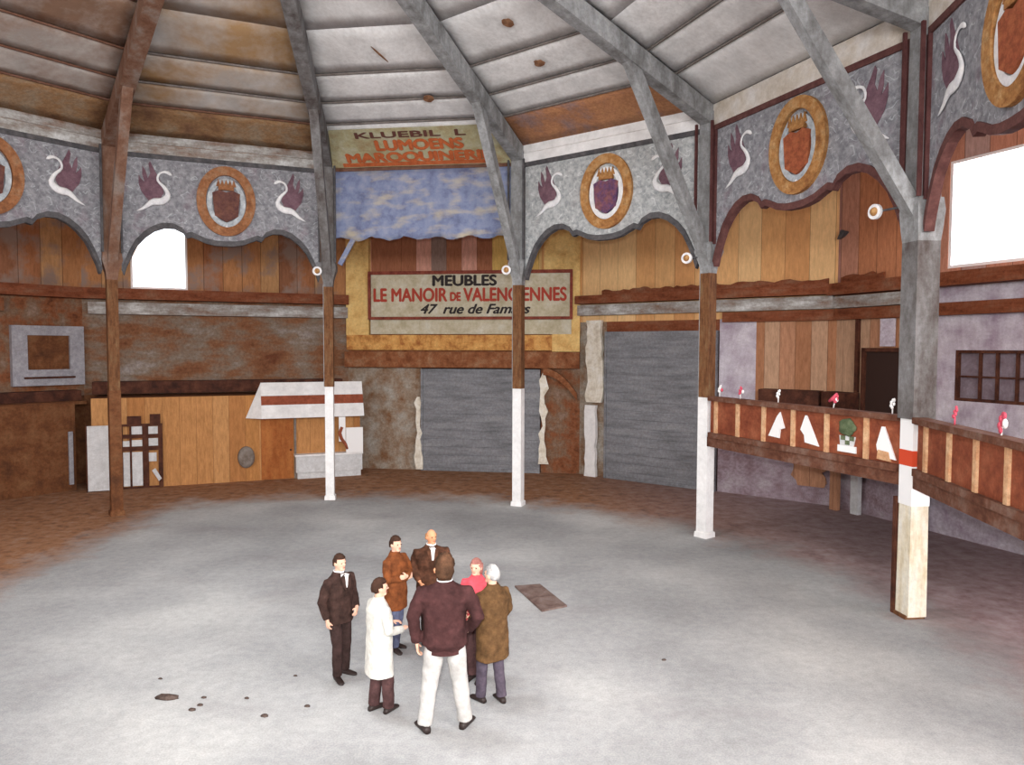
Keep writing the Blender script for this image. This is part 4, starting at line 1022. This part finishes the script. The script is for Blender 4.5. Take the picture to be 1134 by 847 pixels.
    for s, sh, (el, wr, fd, pn) in ((-1, ls, arms[0]), (1, rs, arms[1])):
        el, wr = V(el), V(wr); sh = V((sh.x * 1.08 * sw, sh.y, 1.42))
        cuff = wr - (wr - el).normalized() * .015
        j.tube([(s * .1, 0, 1.39), sh + V((s * .0, 0, -.04)), sh.lerp(el, .5), el, el.lerp(cuff, .5), cuff], [.07, .078, .074, .066, .06, .05], n=14)
    o = j.build(p.get('cname', 'jacket'), p['coat'], t); remesh(o, .011, 3); folds(o, .024)
    # collar
    cm = MB().ellipse_ring(0, 0, .078, .072, .014, -.02, .025, 20)
    for q in range(len(cm.v)): v_ = cm.v[q]; cm.v[q] = V((v_.x, v_.z - .005, 1.5 + v_.y))
    cm.build('collar', p.get('collar', p['coat']), t)
    gx = g
    if p.get('lapels'):
        for s in (-1, 1):
            MB().quadplate([(s * .03, .128 * gx, 1.5), (s * .085, .118 * gx, 1.46), (s * .07, .142 * gx, 1.34), (s * .012, .152 * gx, 1.24)], .012 * s).build('lapel', p['coat'], t)
    if p.get('band'):
        bm_ = MB().ellipse_ring(0, 0, .176, .13, .02, -.03, .03, 28)
        for q in range(len(bm_.v)): v_ = bm_.v[q]; bm_.v[q] = V((v_.x, v_.z, hem + .02 + v_.y))
        bm_.build('waistband', p['coat'], t)
    if p.get('vent'): MB().box(-.005, .005, -(.158 if hem < .6 else .15) * g, -.12 * g, hem + .01, hem + .28).build('coat_vent', 'tr_black', t)
    if p.get('shirt'):
        yv = .13 * g
        MB().prism([(-.045, 1.485), (.045, 1.485), (.012, 1.3), (-.012, 1.3)], yv - .06, yv + .012).build('shirt_front', 'shirt', t)
    return t
DN = (0, .12, -1)
hang = lambda s, y=0: ((s * .25, -.03 + y, 1.14), (s * .24, .08 + y, .9), (0, .15, -1), (-s, 0, 0))
# dark suited man at left: turned half right, hands low in front
person('man in a brown-black suit and white collar, leftmost of the group', -2.34, 9.84, -35, 1.70, dict(
    arms=[((-.27, -.02, 1.14), (-.17, .17, .98), (.6, .4, -.6), (.4, -.2, -.3)), ((.28, -.03, 1.13), (.27, .06, .9), (0, .15, -1), (-1, 0, 0))],
    feet=[(-.12, -.03, -15), (.1, .06, 22)], hair='hair_dark', coat='coat_black', trousers='tr_black', hem=.8, hemw=(.205, .15), g=1, turn=-5, shirt=1, lapels=1, collar='shirt', shoulder=1.08, girth=1.08))
# man in white coat, back half turned to us
person('man in a long off-white coat and dark trousers seen from behind', -1.63, 8.9, 35, 1.66, dict(
    arms=[((-.25, .02, 1.14), (-.12, .24, 1.1), (.5, .6, .1), (0, -.3, -1)), ((.26, .02, 1.13), (.16, .26, 1.08), (-.4, .7, .1), (0, -.3, -1))],
    feet=[(-.08, -.04, -10), (.09, .09, -25)], hair='hair_dark', coat='coat_white', trousers='tr_dark', cname='coat', hem=.5, hemw=(.225, .17), girth=1.1, turn=-12, flare=1.12, vol=1.18))
# man in rust jacket, arms crossed
person('man in a rust-brown jacket and grey-blue jeans with crossed arms', -1.73, 10.78, -28, 1.70, dict(
    arms=[((-.27, .06, 1.16), (.02, .23, 1.17), (1, .1, .1), (0, -1, 0)), ((.27, .06, 1.15), (-.04, .21, 1.13), (-1, .1, .1), (0, -1, 0))],
    feet=[(-.07, -.05, -5), (.08, .05, 25)], hair='hair_dark', coat='coat_rust', trousers='tr_jeans', hem=.64, hemw=(.21, .155), girth=1.1, turn=-15, vol=1.18, shoulder=1.06))
# balding man in dark coat, facing us
person('balding man in a dark brown coat and white shirt, furthest back in the group', -1.23, 11.12, -75, 1.73, dict(
    arms=[((-.28, .0, 1.15), (-.12, .22, 1.12), (.6, .3, .3), (.2, -.6, 0)), ((.28, 0, 1.15), (.2, .16, .98), (-.3, .3, -.6), (-.6, 0, 0))],
    feet=[(-.1, 0, -12), (.1, .02, 12)], hair='hair_fair', bald=1, skin='skin_tan', coat='coat_darkbrown', trousers='tr_black', cname='coat', hem=.6, hemw=(.23, .17), girth=1.22, shoulder=1.22, shirt=1, lapels=1, collar='shirt', turn=18))
# big man with his back to us
person('tall man in a burgundy jacket and pale trousers, back turned, nearest of the group', -.78, 8.47, 93, 2.07, dict(
    arms=[((-.31, -.04, 1.15), (-.275, .0, .88), (.1, .1, -1), (1, 0, 0)), ((.33, -.07, 1.16), (.23, .06, .985), (-.5, .6, -.3), (-.6, 0, -.3))],
    feet=[(-.2, -.02, -28), (.2, .05, 25)], hair='hair_brown', coat='coat_burgundy', trousers='tr_white', hem=.8, blouson=1, girth=1.14, shoulder=1.2, collar='shirt', long=.25, vol=1.3, wave=.08, flare=1.12, band=1))
# woman in coral red
person('woman in a coral red jacket and dark trousers, half hidden between two men', -.47, 9.78, -115, 1.66, dict(
    arms=[((-.23, .02, 1.14), (-.12, .2, 1.02), (.5, .5, -.1), (.3, -.3, -.6)), ((.23, .02, 1.14), (.12, .2, 1.02), (-.5, .5, -.1), (-.3, -.3, -.6))],
    feet=[(-.07, 0, -8), (.07, .02, 8)], hair='hair_pink', coat='coat_red', trousers='tr_dark', hem=.82, hemw=(.175, .13), girth=.95, shoulder=.9, long=.3, turn=8, skin='skin'))
# man in olive coat at right, back half turned
person('grey-haired man in a long olive-brown coat, rightmost of the group', -.24, 9.16, 128, 1.75, dict(
    arms=[((-.26, .03, 1.14), (-.2, .2, 1.0), (.1, .8, -.3), (1, 0, 0)), ((.26, .02, 1.14), (.22, .16, .96), (-.2, .6, -.5), (-1, 0, 0))],
    feet=[(-.12, .09, -8), (.09, -.07, 10)], hair='hair_grey', coat='coat_olive', trousers='tr_plum', cname='coat', hem=.57, hemw=(.22, .165), girth=1.12, turn=15, vol=1.16, collar='coat_olive'))

# ------------------------------------------------------------------ light
world = bpy.data.worlds.new('sky'); sc.world = world; world.use_nodes = True
bg = world.node_tree.nodes['Background']; bg.inputs[0].default_value = (.93, .96, 1, 1); bg.inputs[1].default_value = 2.6
def area(name, loc, rot, size, power, col=(1, 1, 1), shape='DISK', sy=None):
    l = bpy.data.lights.new(name, 'AREA'); l.energy = power; l.size = size; l.shape = shape; l.color = col
    if sy: l.size_y = sy
    o = bpy.data.objects.new(name, l); COL.objects.link(o); o.location = loc; o.rotation_euler = rot; return o
area('lantern_daylight', (CX, CY, roof_z(DTOP) + .3), (0, 0, 0), 3.2, 900, (.97, .98, 1))
def sun_area(name, k, s, z, w, h, power, col=(1, .98, .97)):
    m = bay(k) @ Matrix.Translation((s, AW + .4, z)) @ Matrix.Rotation(-PI / 2, 4, 'X')
    l = area(name, (0, 0, 0), (0, 0, 0), w, power, col, 'RECTANGLE', h); l.matrix_world = m; return l
sun_area('window_and_fill_daylight', 0, -2.0, 7.6, 1.8, 2.3, 160); sun_area('window_and_fill_daylight', 3, .5, 7.7, 2.8, 2.5, 300, (1, .9, .92))
for k, e_ in zip(BEHIND, (800, 400, 220, 1400, 1350)): sun_area('window_and_fill_daylight', k, 0, 7.6, 5.4, 2.4, e_)  # unseen lamps added behind the camera to brighten far walls and roof
sun_area('under_gallery_fill', -3, 0, 1.9, 5.0, 3.4, 200)  # unseen lamp added low at left to brighten the space under the gallery
sun_area('under_gallery_fill', 4, .4, 1.1, 5.6, 1.9, 420, (1, .92, .93))  # second added lamp, out of view, for the floor under the gallery
# the photographer's flash
fl = bpy.data.lights.new('camera_flash', 'SPOT'); fl.spot_size = math.radians(92); fl.spot_blend = 1.0; fl.energy = 3900; fl.shadow_soft_size = .12; fl.color = (1, .985, .96)
fo = bpy.data.objects.new('camera_flash', fl); COL.objects.link(fo); fo.location = (-.1, -.1, 4.85); fo.rotation_euler = (math.radians(90 - 19), 0, math.radians(-3))

# ------------------------------------------------------------------ camera
cam = bpy.data.cameras.new('camera'); cam.sensor_width = 36; cam.lens = 813.47 / 1134 * 36; cam.clip_end = 200
co = bpy.data.objects.new('camera', cam); COL.objects.link(co)
pt, rl = math.radians(2.7212), math.radians(.1621)
fw = V((0, math.cos(pt), -math.sin(pt))); up_ = V((0, math.sin(pt), math.cos(pt))); rt = V((1, 0, 0))
r_ = rt * math.cos(rl) + up_ * math.sin(rl); u_ = up_ * math.cos(rl) - rt * math.sin(rl)
mt = Matrix((r_, u_, -fw)).transposed().to_4x4(); mt.translation = V((0, 0, 4.5)); co.matrix_world = mt
sc.camera = co
sc.view_settings.view_transform = 'Standard'; sc.view_settings.look = 'None'; sc.view_settings.gamma = 1; sc.view_settings.exposure = 0
sc.view_settings.use_curve_mapping = False
sc.cycles.use_denoising = True
sc.cycles.max_bounces = 6; sc.cycles.diffuse_bounces = 3; sc.cycles.sample_clamp_indirect = 4
